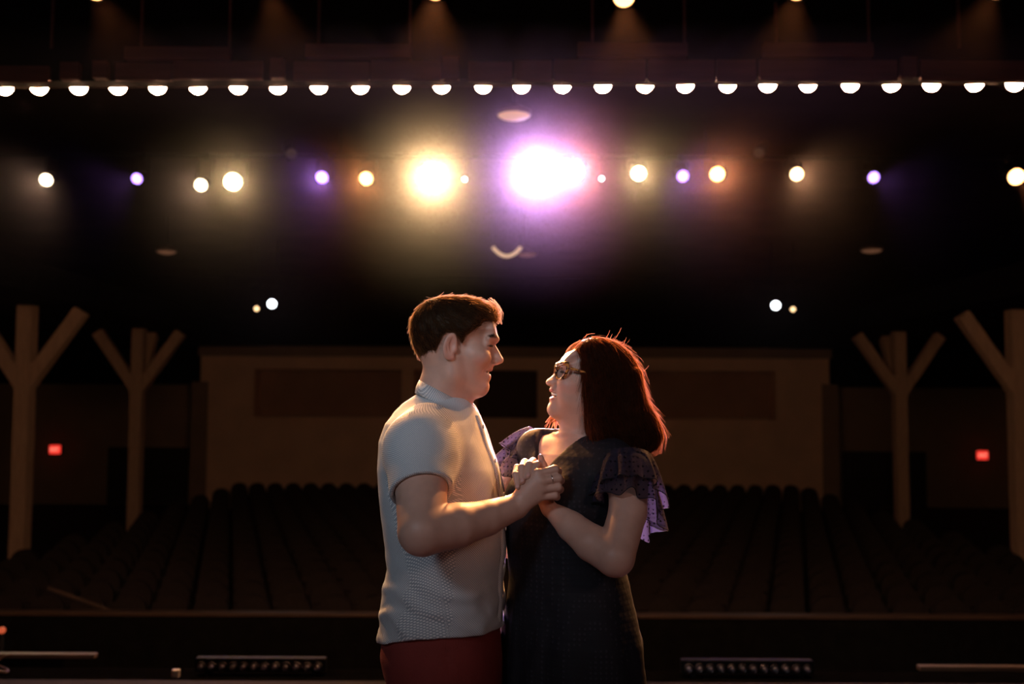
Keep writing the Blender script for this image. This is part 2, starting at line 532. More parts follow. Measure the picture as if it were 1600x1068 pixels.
# unlit lanterns; their faint glint is put in as lens emission
for px, py, lab in ((455, 240, 'unlit stage light above the violet lamp on the left half'), (1186, 238, 'unlit stage light hung above the orange lamp on the right half')):
    lantern(px, py, FY, 0.08, 'lens_glint', (1, 0.6, 0.4), lab, 0.02, 0, (0, 6, 0), pipe_z=pz + 0.34)
# the far pair of spotlights on each side
BYY = 24.0
for px, py, r, st, cn, col, lab in ((425, 474.5, .10, 8, 'lens_cool', WHT, 'cool white far spotlight on the left, over the rear wall'),
                                    (401, 482, .055, 3, 'lens_dim', (1, .62, .3), 'small dim amber far lamp just left of the cool white spotlight'),
                                    (1212, 477, .10, 8, 'lens_cool', WHT, 'cool white far spotlight on the right, over the rear wall'),
                                    (1239, 483, .055, 3, 'lens_dim', (1, .62, .3), 'small dim amber far lamp just right of the cool white spotlight')):
    lantern(px, py, BYY, r, cn, col, lab, st, 25 if st == 8 else 0, (0.3 if px < 800 else -0.3, 3, 1), group='far spotlights', pipe_z=W(800, 460, BYY).z + 0.25)
for s, x0, x1 in ((0, 385, 440), (1, 1198, 1256)):
    a, b = W(x0, 460, BYY), W(x1, 460, BYY)
    zz = W(800, 460, BYY).z + 0.25
    root = empty('light_bracket', (a.x, BYY + 0.25, zz), 'short black hanging bar with two far lamps on the ' + ('left', 'right')[s], 'bracket', 'far light brackets')
    bm = bmesh.new(); cyl(bm, (0, 0, 0), (b.x - a.x, 0, 0), 0.025, n=10); from_bm('bar', bm, M['black_metal'], root, True)
    for t in (0.2, 0.8):
        bm = bmesh.new(); cyl(bm, (t * (b.x - a.x), 0, 0), (t * (b.x - a.x), 0, CEIL - zz), 0.015, n=8); from_bm('hanger', bm, M['black_metal'], root, True)
for x in (-7.5, -2.5, 2.8, 7.8):
    bm = bmesh.new(); cyl(bm, (x, FY + 0.25, pz + 0.34), (x, FY + 0.25, CEIL), 0.014, n=8)
    tag(from_bm('pipe_hanger', bm, M['black_metal'], smooth=True), 'thin black rod hanging the light pipe from the ceiling, %s from the left' % ORD[(-7.5, -2.5, 2.8, 7.8).index(x)], 'rod', 'pipe hangers')

# lanterns of the stage's own first pipe, just above the picture, gelled orange, pointing down to the stage
SY = 4.9
SZ = W(800, -8, SY).z
bm = bmesh.new(); cyl(bm, (-4.5, SY + 0.25, SZ + 0.42), (4.5, SY + 0.25, SZ + 0.42), 0.025, n=12)
tag(from_bm('stage_pipe', bm, M['black_metal'], smooth=True), 'black pipe above the stage carrying the orange lamps', 'pipe')
for i, (px, col, pwr, aim, yy) in enumerate(((150, ORA, 320, (-0.45, 2.5, 1.2), -16), (420, (1, .34, .16), 500, (-0.3, 2.45, 1.2), -24), (680, (1, .62, .34), 1300, (-0.25, 2.45, 1.4), -16),
                                             (975, (1.0, 0.42, 0.18), 1250, (0.36, 2.5, 1.35), -5), (1245, (1, .40, .17), 750, (0.45, 2.5, 1.3), -16), (1558, (1, .32, .14), 450, (0.5, 2.5, 1.2), -18))):
    lantern(px, yy, SY, 0.055, 'lens_gel', ORA, 'orange gelled stage lamp at the top edge of the picture, %s from the left' % ORD[i], 6, pwr, aim, 26,
            'orange lamps over the stage', pipe_z=SZ + 0.42, soft=0.03)

# round house lamps on the ceiling: shallow dishes
M['dish'] = emis('house_lamp_glow', (1.0, 0.52, 0.30), 0.55, (0.5, 0.35, 0.25))
M['dish_dim'] = emis('house_lamp_dim', (1.0, 0.42, 0.22), 0.10, (0.3, 0.2, 0.15))
M['dish_rim'] = mat('house_lamp_rim', (0.10, 0.06, 0.05), 0.5)
for px, py, Y, r, mk, lab in ((803, 180, 12.2, 0.215, 'dish', 'glowing round ceiling dish lamp above the violet glare'), (260, 393, 21.0, 0.21, 'dish_dim', 'dim round ceiling lamp on the left of the house'),
                              (1362, 391, 21.0, 0.23, 'dish_dim', 'dim round ceiling lamp on the right of the house'), (823, 397, 21.0, 0.22, 'dish_dim', 'dim round ceiling lamp below the violet glare'),
                              ):
    c = W(px, py, Y)
    root = empty('house_lamp', c, lab, 'ceiling lamp', 'round house lamps')
    bm = bmesh.new(); lathe(bm, [(0.001, -0.055), (r * 0.4, -0.05), (r * 0.75, -0.03), (r * 0.95, 0.0), (r * 0.95, 0.01)], n=28)
    from_bm('diffuser', bm, M[mk], root, True)
    bm = bmesh.new(); lathe(bm, [(r * 0.96, -0.004), (r * 1.0, 0.0), (r * 1.0, 0.05), (r * 0.5, 0.10), (0.02, 0.12)], n=28)
    from_bm('housing', bm, M['dish_rim'], root, True)
    bm = bmesh.new(); cyl(bm, (0, 0, 0.10), (0, 0, CEIL - c.z), 0.012, n=8)
    from_bm('stem', bm, M['black_metal'], root, True)
# lit crescent of a pendant lamp shade, its light put in as emission
hc = W(792, 380, 20.0)
hoop = [W(770 + 44 * t, 386 + 14 * (1 - (2 * t - 1) ** 2), 20.0) for t in np.linspace(0, 1, 15)]
M['hoop'] = emis('hoop_glow', (1.0, 0.62, 0.36), 0.7, (0.4, 0.3, 0.2))
root = empty('shade_crescent', hc, 'lit crescent of a pendant lamp shade beneath the violet glare', 'lamp shade')
h = from_bm('hoop', tube([p - hc for p in hoop], 0.035, 8), M['hoop'], root, True)
for p in (hoop[0], hoop[-1]):
    bm = bmesh.new(); cyl(bm, p - hc, Vector((p.x, p.y, CEIL)) - hc, 0.012, n=8)
    from_bm('hanger', bm, M['black_metal'], root, True)

# exit signs: red lit box with pale letters
M['exit'] = emis('exit_red', (1.0, 0.045, 0.03), 1.1, (0.3, 0.02, 0.02))
M['exit_letter'] = emis('exit_letters', (1.0, 0.45, 0.30), 1.2)
for px, py, side in ((85, 702, 'left'), (1536, 711, 'right')):
    c = W(px, py, sidey - 0.25)
    root = empty('exit_sign', c, 'small glowing red exit sign on the far %s of the hall' % side, 'exit sign', 'exit signs')
    w, h = 0.17, 0.135
    bm = bmesh.new(); box(bm, (-w, 0, -h), (w, 0.08, h), 0.02); from_bm('lit_face', bm, M['exit'], root)
    bm = bmesh.new(); box(bm, (-w - 0.02, 0.06, -h - 0.02), (w + 0.02, 0.12, h + 0.02), 0.01); from_bm('housing', bm, M['black_metal'], root)
    bm = bmesh.new(); box(bm, (-0.04, 0.10, -0.04), (0.04, 0.26, 0.04)); from_bm('bracket', bm, M['black_metal'], root)
    cu = bpy.data.curves.new('exit_text', 'FONT'); cu.body = 'EXIT'; cu.size = 0.13; cu.extrude = 0.002; cu.align_x = 'CENTER'; cu.align_y = 'CENTER'
    t = bpy.data.objects.new('lettering', cu); COL.objects.link(t)
    dg = bpy.context.evaluated_depsgraph_get()
    me = bpy.data.meshes.new_from_object(t.evaluated_get(dg)); bpy.data.objects.remove(t)
    me.materials.clear()
    l = link('lettering', me, M['exit_letter'], root); l.location = (0, -0.004, 0); l.rotation_euler = (PI / 2, 0, 0)

# ================================================================ TIMBER POSTS WITH BRACES
def timber(bm, p0, p1, w, d):
    p0, p1 = Vector(p0), Vector(p1)
    z = (p1 - p0).normalized()
    y = Vector((0, 1, 0)) if abs(z.y) < 0.9 else Vector((0, 0, 1))
    x = y.cross(z).normalized(); y = z.cross(x)
    vv = []
    for p in (p0, p1):
        vv.append([bm.verts.new(p + x * sx * w / 2 + y * sy * d / 2) for sx, sy in ((-1, -1), (1, -1), (1, 1), (-1, 1))])
    for i in range(4):
        bm.faces.new((vv[0][i], vv[0][(i + 1) % 4], vv[1][(i + 1) % 4], vv[1][i]))
    bm.faces.new(vv[0][::-1]); bm.faces.new(vv[1])


BEAM = W(800, 480, 18.0).z
for px, Y, side, far in ((36, 18.0, 'left', 'near'), (213, 23.5, 'left', 'far'), (1592, 18.0, 'right', 'near'), (1407, 23.5, 'right', 'far')):
    b = W(px, 700, Y)
    fz = floor_z(Y)
    root = empty('timber_post', (b.x, Y, fz), 'brown timber post with spreading braces, the %s one on the %s side' % ('nearer' if far == 'near' else 'farther', side), 'post', 'braced timber posts')
    H = BEAM - fz
    s = 0.27
    bm = bmesh.new(); timber(bm, (0, 0, 0), (0, 0, H), s, s); o = from_bm('shaft', bm, M['timber'], root)
    zk = H - 1.42
    for dx, dy in (((1, 0), (-1, 0)) if far == 'near' else ((1, 0), (-1, 0), (0, 1))):
        bm = bmesh.new()
        L_ = 0.98 if dx else 0.85
        timber(bm, (dx * 0.06, dy * 0.06, zk), (dx * L_, dy * L_, H - 0.10), 0.24, 0.22)
        from_bm('brace', bm, M['timber'], root)
    bm = bmesh.new(); box(bm, (-s * .62, -s * .62, 0), (s * .62, s * .62, 0.18), 0.01); from_bm('plinth', bm, M['timber'], root)
# the dark beams they carry
for side, px in (('left', 31), ('right', 1590)):
    x = W(px, 480, 18.0).x
    bm = bmesh.new(); box(bm, (x - 1.25, 12, BEAM), (x + 1.25, sidey - 0.25, BEAM + 0.5))
    structure('beam_' + side, bm, M['black_paint'], 'dark lengthwise beam over the %s row of posts' % side)

# ================================================================ SEATS
def seat_parts():
    w = 0.225
    bm = bmesh.new()      # backrest: round-topped, slightly dished slab
    out = [(-w, 0.30), (-w, 0.72)] + [(w * 1.0 * math.cos(a), 0.72 + 0.20 * math.sin(a)) for a in np.linspace(PI, 0, 11)[1:-1]] + [(w, 0.72), (w, 0.30)]
    fr = [bm.verts.new((x, 0.20 + 0.08 * (z - 0.3) - 0.18 * (x * x), z)) for x, z in out]
    bk = [bm.verts.new((x * 0.96, 0.29 + 0.10 * (z - 0.3), z * 0.995)) for x, z in out]
    bm.faces.new(fr); bm.faces.new(bk[::-1])
    for i in range(len(out)):
        j = (i + 1) % len(out)
        bm.faces.new((fr[i], bk[i], bk[j], fr[j]))
    a = from_bm('backrest', bm, M['velvet']).data
    bm = bmesh.new(); box(bm, (-0.20, -0.04, 0.40), (0.20, 0.20, 0.50), 0.03, Matrix.Translation((0, .19, .42)) @ Matrix.Rotation(-1.1, 4, 'X') @ Matrix.Translation((0, -.19, -.42)))
    b = from_bm('seat', bm, M['velvet']).data
    bm = bmesh.new(); box(bm, (-0.018, -0.16, 0.60), (0.018, 0.16, 0.64), 0.008)
    c = from_bm('armrest', bm, M['seat_metal']).data
    bm = bmesh.new(); box(bm, (-0.015, 0.02, 0.0), (0.015, 0.16, 0.60)); box(bm, (-0.018, -0.08, 0), (0.018, 0.22, 0.03))
    d = from_bm('stand', bm, M['seat_metal']).data
    return a, b, c, d


A_, B_, C_, D_ = seat_parts()
for o in [o for o in COL.objects if o.data in (A_, B_, C_, D_)]:
    bpy.data.objects.remove(o)
rows = [12.75 + 0.935 * r for r in range(19)]
cand = []
for r, Y in enumerate(rows):
    n = 32
    off = 0.0 if r % 2 == 0 else 0.265
    xs = [HX - 8.3 + off + 0.53 * i for i in range(n)]
    lim = Y * 800 / FPX + 0.35
    xs = [x for x in xs if abs(x) < lim]
    for i, x in enumerate(xs):
        cand.append((r, i, x, Y))
solo, rest = cand[:296], cand[296:]
for r, i, x, Y in solo:
    rw = 'front row' if r == 0 else '%s row from the stage' % ORD[r]
    root = empty('theatre_seat', (x, Y, floor_z(Y)), 'dark theatre seat in the %s, %s in view from the left' % (rw, ORD[i]), 'seat', 'theatre seats in rows')
    link('backrest', A_, None, root); link('seat', B_, None, root)
    if r < 5:
        o = link('armrest', C_, None, root); o.location = (-0.265, 0, 0)
        o = link('stand', D_, None, root); o.location = (-0.265, 0, 0)
vts, fcs = [], []
for me in (A_, B_):
    v = np.array([x.co[:] for x in me.vertices]); f = [list(p.vertices) for p in me.polygons]
    for r, i, x, Y in rest:
        b0 = len(vts)
        vts.extend((v + np.array([x, Y, floor_z(Y)])).tolist())
        fcs.extend([[q + b0 for q in p] for p in f])
me = bpy.data.meshes.new('theatre_seats_far'); me.from_pydata(vts, [], fcs)
tag(link('far_seat_rows', me, M['velvet']), 'far rows of dark theatre seats in front of the rear wall', 'seats', kind='stuff')

# ================================================================ THINGS ON THE STAGE EDGE
M['led_lens'] = mat('led_lens', (0.30, 0.26, 0.26), 0.15, var=0.2)
M['led_off'] = mat('led_cup', (0.09, 0.075, 0.075), 0.25, 0.6)
for x0, x1, yc, side in ((306, 505, 1040, 'left'), (1068, 1270, 1051, 'right')):
    Y = EDGE + 0.12
    a, b = W(x0, yc, Y), W(x1, yc, Y)
    zc = 0.055
    root = empty('led_bar', ((a.x + b.x) / 2, Y, -0.012), 'low twelve-lens light bar lying on the stage edge, %s of the couple' % side, 'light bar', 'floor light bars')
    w = (b.x - a.x) / 2
    bm = bmesh.new(); box(bm, (-w - .01, 0.012, zc - 0.036), (w + .01, 0.07, zc + 0.042), 0.006); from_bm('housing', bm, M['black_metal'], root)
    for k in range(12):
        x = -w + (k + 0.5) * 2 * w / 12
        bm = bmesh.new(); lathe(bm, [(0.024, -0.01), (0.026, 0.006), (0.022, 0.010), (0.018, 0.002), (0.001, -0.002)], Matrix.Translation((x, 0.004, zc)) @ Matrix.Rotation(PI / 2, 4, 'X'), 14)
        ln = from_bm('lens_cup', bm, M['led_off'], root, True)
        bm = bmesh.new(); lathe(bm, [(0.012, 0), (0.010, 0.008), (0.004, 0.011), (0.001, 0.0115)], Matrix.Translation((x, 0.002, zc)) @ Matrix.Rotation(PI / 2, 4, 'X'), 10)
        from_bm('lens', bm, M['led_lens'], ln, True)
    for s in (-1, 1):
        bm = bmesh.new(); box(bm, (s * (w - 0.06) - 0.012, 0.0, 0.0), (s * (w - 0.06) + 0.012, 0.09, 0.02), 0.003); from_bm('foot', bm, M['black_metal'], root)
c = W(275, 1048, EDGE + 0.1)
bm = bmesh.new(); box(bm, (-0.02, -0.015, 0), (0.02, 0.015, 0.042), 0.004)
o = tag(from_bm('small_block', bm, M['white_plastic']), 'small pale square block on the stage edge beside the left light bar', 'block'); o.location = (c.x, EDGE + 0.1, -0.012)
# wooden step boards at both ends of the stage edge
for x0, x1, y0, y1, side in ((-120, 147, 1021, 1029, 'left'), (1438, 1760, 1041, 1050, 'right')):
    Y = EDGE + 0.45
    a, b = W(x0, y0, Y), W(x1, y1, Y)
    root = empty('step_unit', ((a.x + b.x) / 2, Y, -0.34), 'brown wooden access step at the %s end of the stage edge' % side, 'step', 'stage steps')
    w = (b.x - a.x) / 2; zt = a.z + 0.34; zb2 = b.z + 0.34
    bm = bmesh.new(); box(bm, (-w, 0, zb2), (w, 0.06, zt), 0.004); from_bm('tread', bm, M['rail'], root)
    sx = 0.16 if side == 'right' else -0.16
    bm = bmesh.new(); box(bm, (-w + (0.2 if side == 'right' else 0), 0.01, -1.4), (w - (0.0 if side == 'right' else 0.2), 0.05, zb2)); from_bm('riser_box', bm, M['rail'] if side == 'right' else M['black_paint'], root)
# a red pilot lamp glowing at the edge of the pit, and a coiled cable beside it
c = W(3, 984, EDGE + 0.9)
root = empty('pilot_lamp', c, 'small dim red pilot lamp at the left edge of the picture below the seats', 'lamp')
M['pilot'] = emis('pilot_red', (1.0, 0.16, 0.06), 0.5)
bm = bmesh.new(); lathe(bm, [(0.001, -0.022)] + [(0.024 * math.sin(a), -0.022 * math.cos(a)) for a in np.linspace(0.3, 2.6, 7)], n=14); from_bm('globe', bm, M['pilot'], root, True)
bm = bmesh.new(); cyl(bm, (0, 0, -1.9 - c.z + 0.06), (0, 0, -0.02), 0.014, n=8); from_bm('stalk', bm, M['black_metal'], root, True)
co_ = W(10, 1024, EDGE + 0.2)
bm = tube([(co_.x + 0.035 * math.cos(a), EDGE + 0.15 + 0.03 * math.sin(a), 0.0 + 0.045 * (1 + math.cos(a * 0.5))) for a in np.linspace(0, 9, 30)], 0.006, 6)
tag(from_bm('coiled_cable', bm, M['cable'], smooth=True), 'small coil of cable on the stage edge at far left', 'cable')
# ================================================================ SIGNED-DISTANCE MODELLING FOR THE FIGURES
BIG = 9.0


def A3(v):
    return np.array(v, dtype=np.float64)


class Body:
    """a list of smooth unions and cuts, turned into one continuous mesh"""

    def __init__(s):
        s.ops = []

    def add(s, f, lo, hi, k=0.01, cut=False, mode=None):
        s.ops.append((f, A3(lo), A3(hi), k, mode or ('cut' if cut else 'add')))

    def ell(s, c, r, axes=None, k=0.01, cut=False):
        c, r = A3(c), A3(r)
        A = np.eye(3) if axes is None else np.array([A3(a) for a in axes])

        def f(P):
            q = (P - c) @ A.T
            q1 = q / r
            k0 = np.sqrt((q1 ** 2).sum(1)) + 1e-9
            k1 = np.sqrt(((q1 / r) ** 2).sum(1)) + 1e-9
            return k0 * (k0 - 1.0) / k1
        e = np.abs(A.T) @ r + k + 0.02
        s.add(f, c - e, c + e, k, cut)

    def cone(s, a, b, r1, r2=None, k=0.01, cut=False):
        a, b = A3(a), A3(b)
        r2 = r1 if r2 is None else r2
        ba = b - a
        L2 = max((ba ** 2).sum(), 1e-12)

        def f(P):
            t = np.clip(((P - a) @ ba) / L2, 0, 1)
            return np.sqrt(((P - a - t[:, None] * ba) ** 2).sum(1)) - (r1 + (r2 - r1) * t)
        e = max(r1, r2) + k + 0.02
        s.add(f, np.minimum(a, b) - e, np.maximum(a, b) + e, k, cut)

    def chain(s, pts, rs, k=0.006, cut=False):
        for i in range(len(pts) - 1):
            s.cone(pts[i], pts[i + 1], rs[i], rs[i + 1], k, cut)

    def loft(s, O, F, N, tab, k=0.02, power=2.0, wrinkle=None, cut=False):
        """a column of ellipses: rows (z, centre forward, centre lateral, half depth, half width)"""
        O, F, N = A3(O), A3(F), A3(N)
        T = np.array(sorted(tab))
        zs = T[:, 0]

        def f(P):
            z = P[:, 2]
            d = P - O
            cf, cn, a, b = (np.interp(z, zs, T[:, i]) for i in range(1, 5))
            u, v = ((d @ F) - cf) / a, ((d @ N) - cn) / b
            rr = (np.abs(u) ** power + np.abs(v) ** power) ** (1 / power)
            g = np.sqrt(u * u / a ** 2 + v * v / b ** 2) / np.maximum(rr, 1e-6)
            dist = (rr - 1.0) / np.maximum(g, 1.0 / np.maximum(a, b))
            if wrinkle is not None:
                dist = dist - wrinkle(P)
            return np.maximum(dist, np.maximum(z - zs[-1], zs[0] - z))
        R = max(T[:, 3].max() + np.abs(T[:, 1]).max(), T[:, 4].max() + np.abs(T[:, 2]).max()) + k + 0.05
        s.add(f, (O[0] - R, O[1] - R, zs[0] - k - .02), (O[0] + R, O[1] + R, zs[-1] + k + .02), k, cut)

    def sheet(s, fr, poly, width, rnd=0.008, k=0.012, cut=False, mode=None, lat=0.0):
        """a side-view outline (pixels) extruded sideways by width(z)"""
        pl = np.array([fr.fu(*p) for p in poly])
        O, F, N = A3(fr.O), A3(fr.F), A3(fr.N)
        e = 0.05
        lo2, hi2 = pl.min(0) - e, pl.max(0) + e
        st = 0.0012
        nx, nz = (np.ceil((hi2 - lo2) / st)).astype(int) + 1
        gx, gz = lo2[0] + st * np.arange(nx), lo2[1] + st * np.arange(nz)
        X, Z = np.meshgrid(gx, gz, indexing='ij')
        d2 = np.full(X.shape, 1e9)
        ins = np.zeros(X.shape, bool)
        for i in range(len(pl)):
            a, b = pl[i], pl[(i + 1) % len(pl)]
            ex, ez = b - a
            t = np.clip(((X - a[0]) * ex + (Z - a[1]) * ez) / (ex * ex + ez * ez + 1e-12), 0, 1)
            d2 = np.minimum(d2, (X - a[0] - t * ex) ** 2 + (Z - a[1] - t * ez) ** 2)
            c = (a[1] > Z) != (b[1] > Z)
            xi = a[0] + (Z - a[1]) / (ez if abs(ez) > 1e-12 else 1e-12) * ex
            ins ^= c & (X < xi)
        D = np.sqrt(d2) * np.where(ins, -1, 1)

        def f(P):
            d = P - O
            x = (d @ F - lo2[0]) / st
            z = (P[:, 2] - O[2] - lo2[1]) / st
            xi = np.clip(x.astype(int), 0, nx - 2)
            zi = np.clip(z.astype(int), 0, nz - 2)
            tx, tz = np.clip(x - xi, 0, 1), np.clip(z - zi, 0, 1)
            dd = (D[xi, zi] * (1 - tx) * (1 - tz) + D[xi + 1, zi] * tx * (1 - tz) + D[xi, zi + 1] * (1 - tx) * tz + D[xi + 1, zi + 1] * tx * tz)
            out = np.maximum(np.maximum(lo2[0] - d @ F, d @ F - lo2[0] - st * (nx - 1)), 0)
            dd = dd + out
            w = np.interp(P[:, 2] - O[2], *width)
            r = np.minimum(rnd, w * 0.8)
            qa, qb = dd + r, np.abs(d @ N - lat) - w + r
            return np.minimum(np.maximum(qa, qb), 0) + np.sqrt(np.maximum(qa, 0) ** 2 + np.maximum(qb, 0) ** 2) - r
        wm = max(width[1]) + abs(lat) + k + .02
        cs = []
        for u in (lo2[0], hi2[0]):
            for n in (-wm, wm):
                cs.append(O + F * u + N * n)
        cs = np.array(cs)
        s.add(f, (cs[:, 0].min(), cs[:, 1].min(), O[2] + lo2[1]), (cs[:, 0].max(), cs[:, 1].max(), O[2] + hi2[1]), k, cut, mode)

    def half(s, p, n, k=0.004):
        """keep only what lies behind the plane"""
        p, n = A3(p), A3(n)
        n = n / np.linalg.norm(n)
        s.add(lambda P: (P - p) @ n, (-BIG,) * 3, (BIG,) * 3, k, mode='and')

    def field(s, f, lo=(-BIG,) * 3, hi=(BIG,) * 3, k=0.004, mode='cut'):
        s.add(f, lo, hi, k, mode=mode)

    def ev(s, P, lo=None, hi=None):
        d = np.full(len(P), BIG)
        for f, l, h, k, mode in s.ops:
            if lo is not None and ((l > hi).any() or (h < lo).any()):
                if mode == 'and':
                    d[:] = np.maximum(d, BIG)
                continue
            e = f(P)
            if mode == 'add':
                hh = np.maximum(k - np.abs(d - e), 0) / k
                d = np.minimum(d, e) - hh * hh * k * 0.25
            else:
                if mode == 'cut':
                    e = -e
                hh = np.maximum(k - np.abs(d - e), 0) / k
                d = np.maximum(d, e) + hh * hh * k * 0.25
        return d

    def grad(s, P, e=0.002):
        g = np.stack([s.ev(P + np.eye(3)[i] * e) - s.ev(P - np.eye(3)[i] * e) for i in range(3)], 1)
        return g / (np.linalg.norm(g, axis=1, keepdims=True) + 1e-9)

    def mesh(s, lo, hi, h):
        lo, hi = A3(lo), A3(hi)
        B = 20
        nb = np.ceil((hi - lo) / (h * B)).astype(int)
        n = nb * B
        F = np.full(n + 1, BIG, np.float32)
        ci = np.stack(np.meshgrid(*[np.arange(q) for q in nb], indexing='ij'), -1).reshape(-1, 3)
        cd = s.ev(lo + (ci + 0.5) * B * h)
        lim = B * h * 0.87 * 1.7 + 0.012
        loc = np.stack(np.meshgrid(*[np.arange(B + 1)] * 3, indexing='ij'), -1).reshape(-1, 3) * h
        for c, d in zip(ci, cd):
            sl = tuple(slice(q * B, q * B + B + 1) for q in c)
            if abs(d) > lim:
                if d < 0:
                    F[sl] = np.minimum(F[sl], d)
                continue
            o = lo + c * B * h
            F[sl] = s.ev(loc + o, o - h, o + (B + 1) * h).reshape((B + 1,) * 3)
        F[0], F[-1] = BIG, BIG
        F[:, 0], F[:, -1] = BIG, BIG
        F[:, :, 0], F[:, :, -1] = BIG, BIG
        S = F < 0
        cnt = np.zeros(n, np.uint8)
        for dx in (0, 1):
            for dy in (0, 1):
                for dz in (0, 1):
                    cnt += S[dx:n[0] + dx, dy:n[1] + dy, dz:n[2] + dz]
        act = np.flatnonzero((cnt > 0) & (cnt < 8))
        I = np.stack(np.unravel_index(act, n), 1)
        cor = np.array([(a, b, c) for a in (0, 1) for b in (0, 1) for c in (0, 1)])
        V = np.stack([F[I[:, 0] + c[0], I[:, 1] + c[1], I[:, 2] + c[2]] for c in cor], 1).astype(np.float64)
        acc, num = np.zeros((len(I), 3)), np.zeros(len(I))
        for i in range(8):
            for j in range(i + 1, 8):
                if np.abs(cor[i] - cor[j]).sum() != 1:
                    continue
                a, b = V[:, i], V[:, j]
                x = (a < 0) != (b < 0)
                t = np.where(x, a / np.where(np.abs(a - b) < 1e-9, 1e-9, a - b), 0)
                acc += np.where(x[:, None], cor[i] + t[:, None] * (cor[j] - cor[i]), 0)
                num += x
        co = lo + (I + acc / num[:, None]) * h
        vid = np.full(int(np.prod(n)), -1, np.int32)
        vid[act] = np.arange(len(act))
        vid = vid.reshape(n)
        quads = []
        for ax in range(3):
            s0 = [slice(1, n[q]) for q in range(3)]
            s1 = list(s0)
            s0[ax], s1[ax] = slice(0, n[ax]), slice(1, n[ax] + 1)
            a, b = S[tuple(s0)], S[tuple(s1)]
            E = np.argwhere(a != b)
            neg = a[tuple(E.T)]
            base = E.copy()
            for q in range(3):
                if q != ax:
                    base[:, q] += 1
            u, v = [(1, 2), (2, 0), (0, 1)][ax]

            def cell(du, dv):
                c = base.copy()
                c[:, u] += du
                c[:, v] += dv
                return vid[c[:, 0], c[:, 1], c[:, 2]]
            q = np.stack([cell(-1, -1), cell(0, -1), cell(0, 0), cell(-1, 0)], 1)
            q[~neg] = q[~neg][:, ::-1]
            quads.append(q)
        Q = np.concatenate(quads)
        Q = Q[(Q >= 0).all(1)]
        return co, Q


def np_mesh(name, co, Q, m, parent, smooth=True, colors=None):
    me = bpy.data.meshes.new(name)
    me.vertices.add(len(co))
    me.vertices.foreach_set('co', np.ascontiguousarray(co, dtype=np.float32).ravel())
    w = Q.shape[1]
    me.loops.add(Q.size)
    me.loops.foreach_set('vertex_index', np.ascontiguousarray(Q, dtype=np.int32).ravel())
    me.polygons.add(len(Q))
    me.polygons.foreach_set('loop_start', np.arange(0, Q.size, w, dtype=np.int32))
    me.update(calc_edges=True)
    me.validate()
    if colors is not None:
        at = me.color_attributes.new('tint', 'FLOAT_COLOR', 'POINT')
        at.data.foreach_set('color', np.concatenate([colors, np.ones((len(co), 1))], 1).astype(np.float32).ravel())
    return link(name, me, m, parent, smooth)


class Side:
    """a head or body seen from the side: pixel (px, py) and sideways metres to a point in the place"""

    def __init__(s, ex, ey, Y, sign, yaw):
        s.ex, s.ey, s.sgn = ex, ey, sign
        s.O = W(ex, ey, Y)
        c, n = math.cos(yaw), math.sin(yaw)
        s.F = Vector((sign * c, -n, 0))
        s.N = Vector((-sign * n, -c, 0))
        s.U = Vector((0, 0, 1))
        s.m = Y / FPX

    def fu(s, px, py):
        return ((px - s.ex) * s.sgn * s.m, (s.ey - py) * s.m)

    def pt(s, px, py, n=0.0):
        a, b = s.fu(px, py)
        return s.O + s.F * a + s.N * n + s.U * b

    def tilt(s, deg):
        a = math.radians(deg)
        f = s.F * math.cos(a) + s.U * math.sin(a)
        u = s.U * math.cos(a) - s.F * math.sin(a)
        return (f, s.N, u)

    def wid(s, rows):
        """[(py, half width)] to an interpolation table over height above the frame's origin"""
        r = sorted(((s.ey - py) * s.m, w) for py, w in rows)
        return ([a for a, b in r], [b for a, b in r])


def wob(seed, freq, n=7):
    g = np.random.default_rng(seed)
    D = g.normal(size=(n, 3)) * freq
    ph = g.uniform(0, 6.28, n)

    def f(P):
        return np.sin(P @ D.T + ph).sum(1) / n
    return f


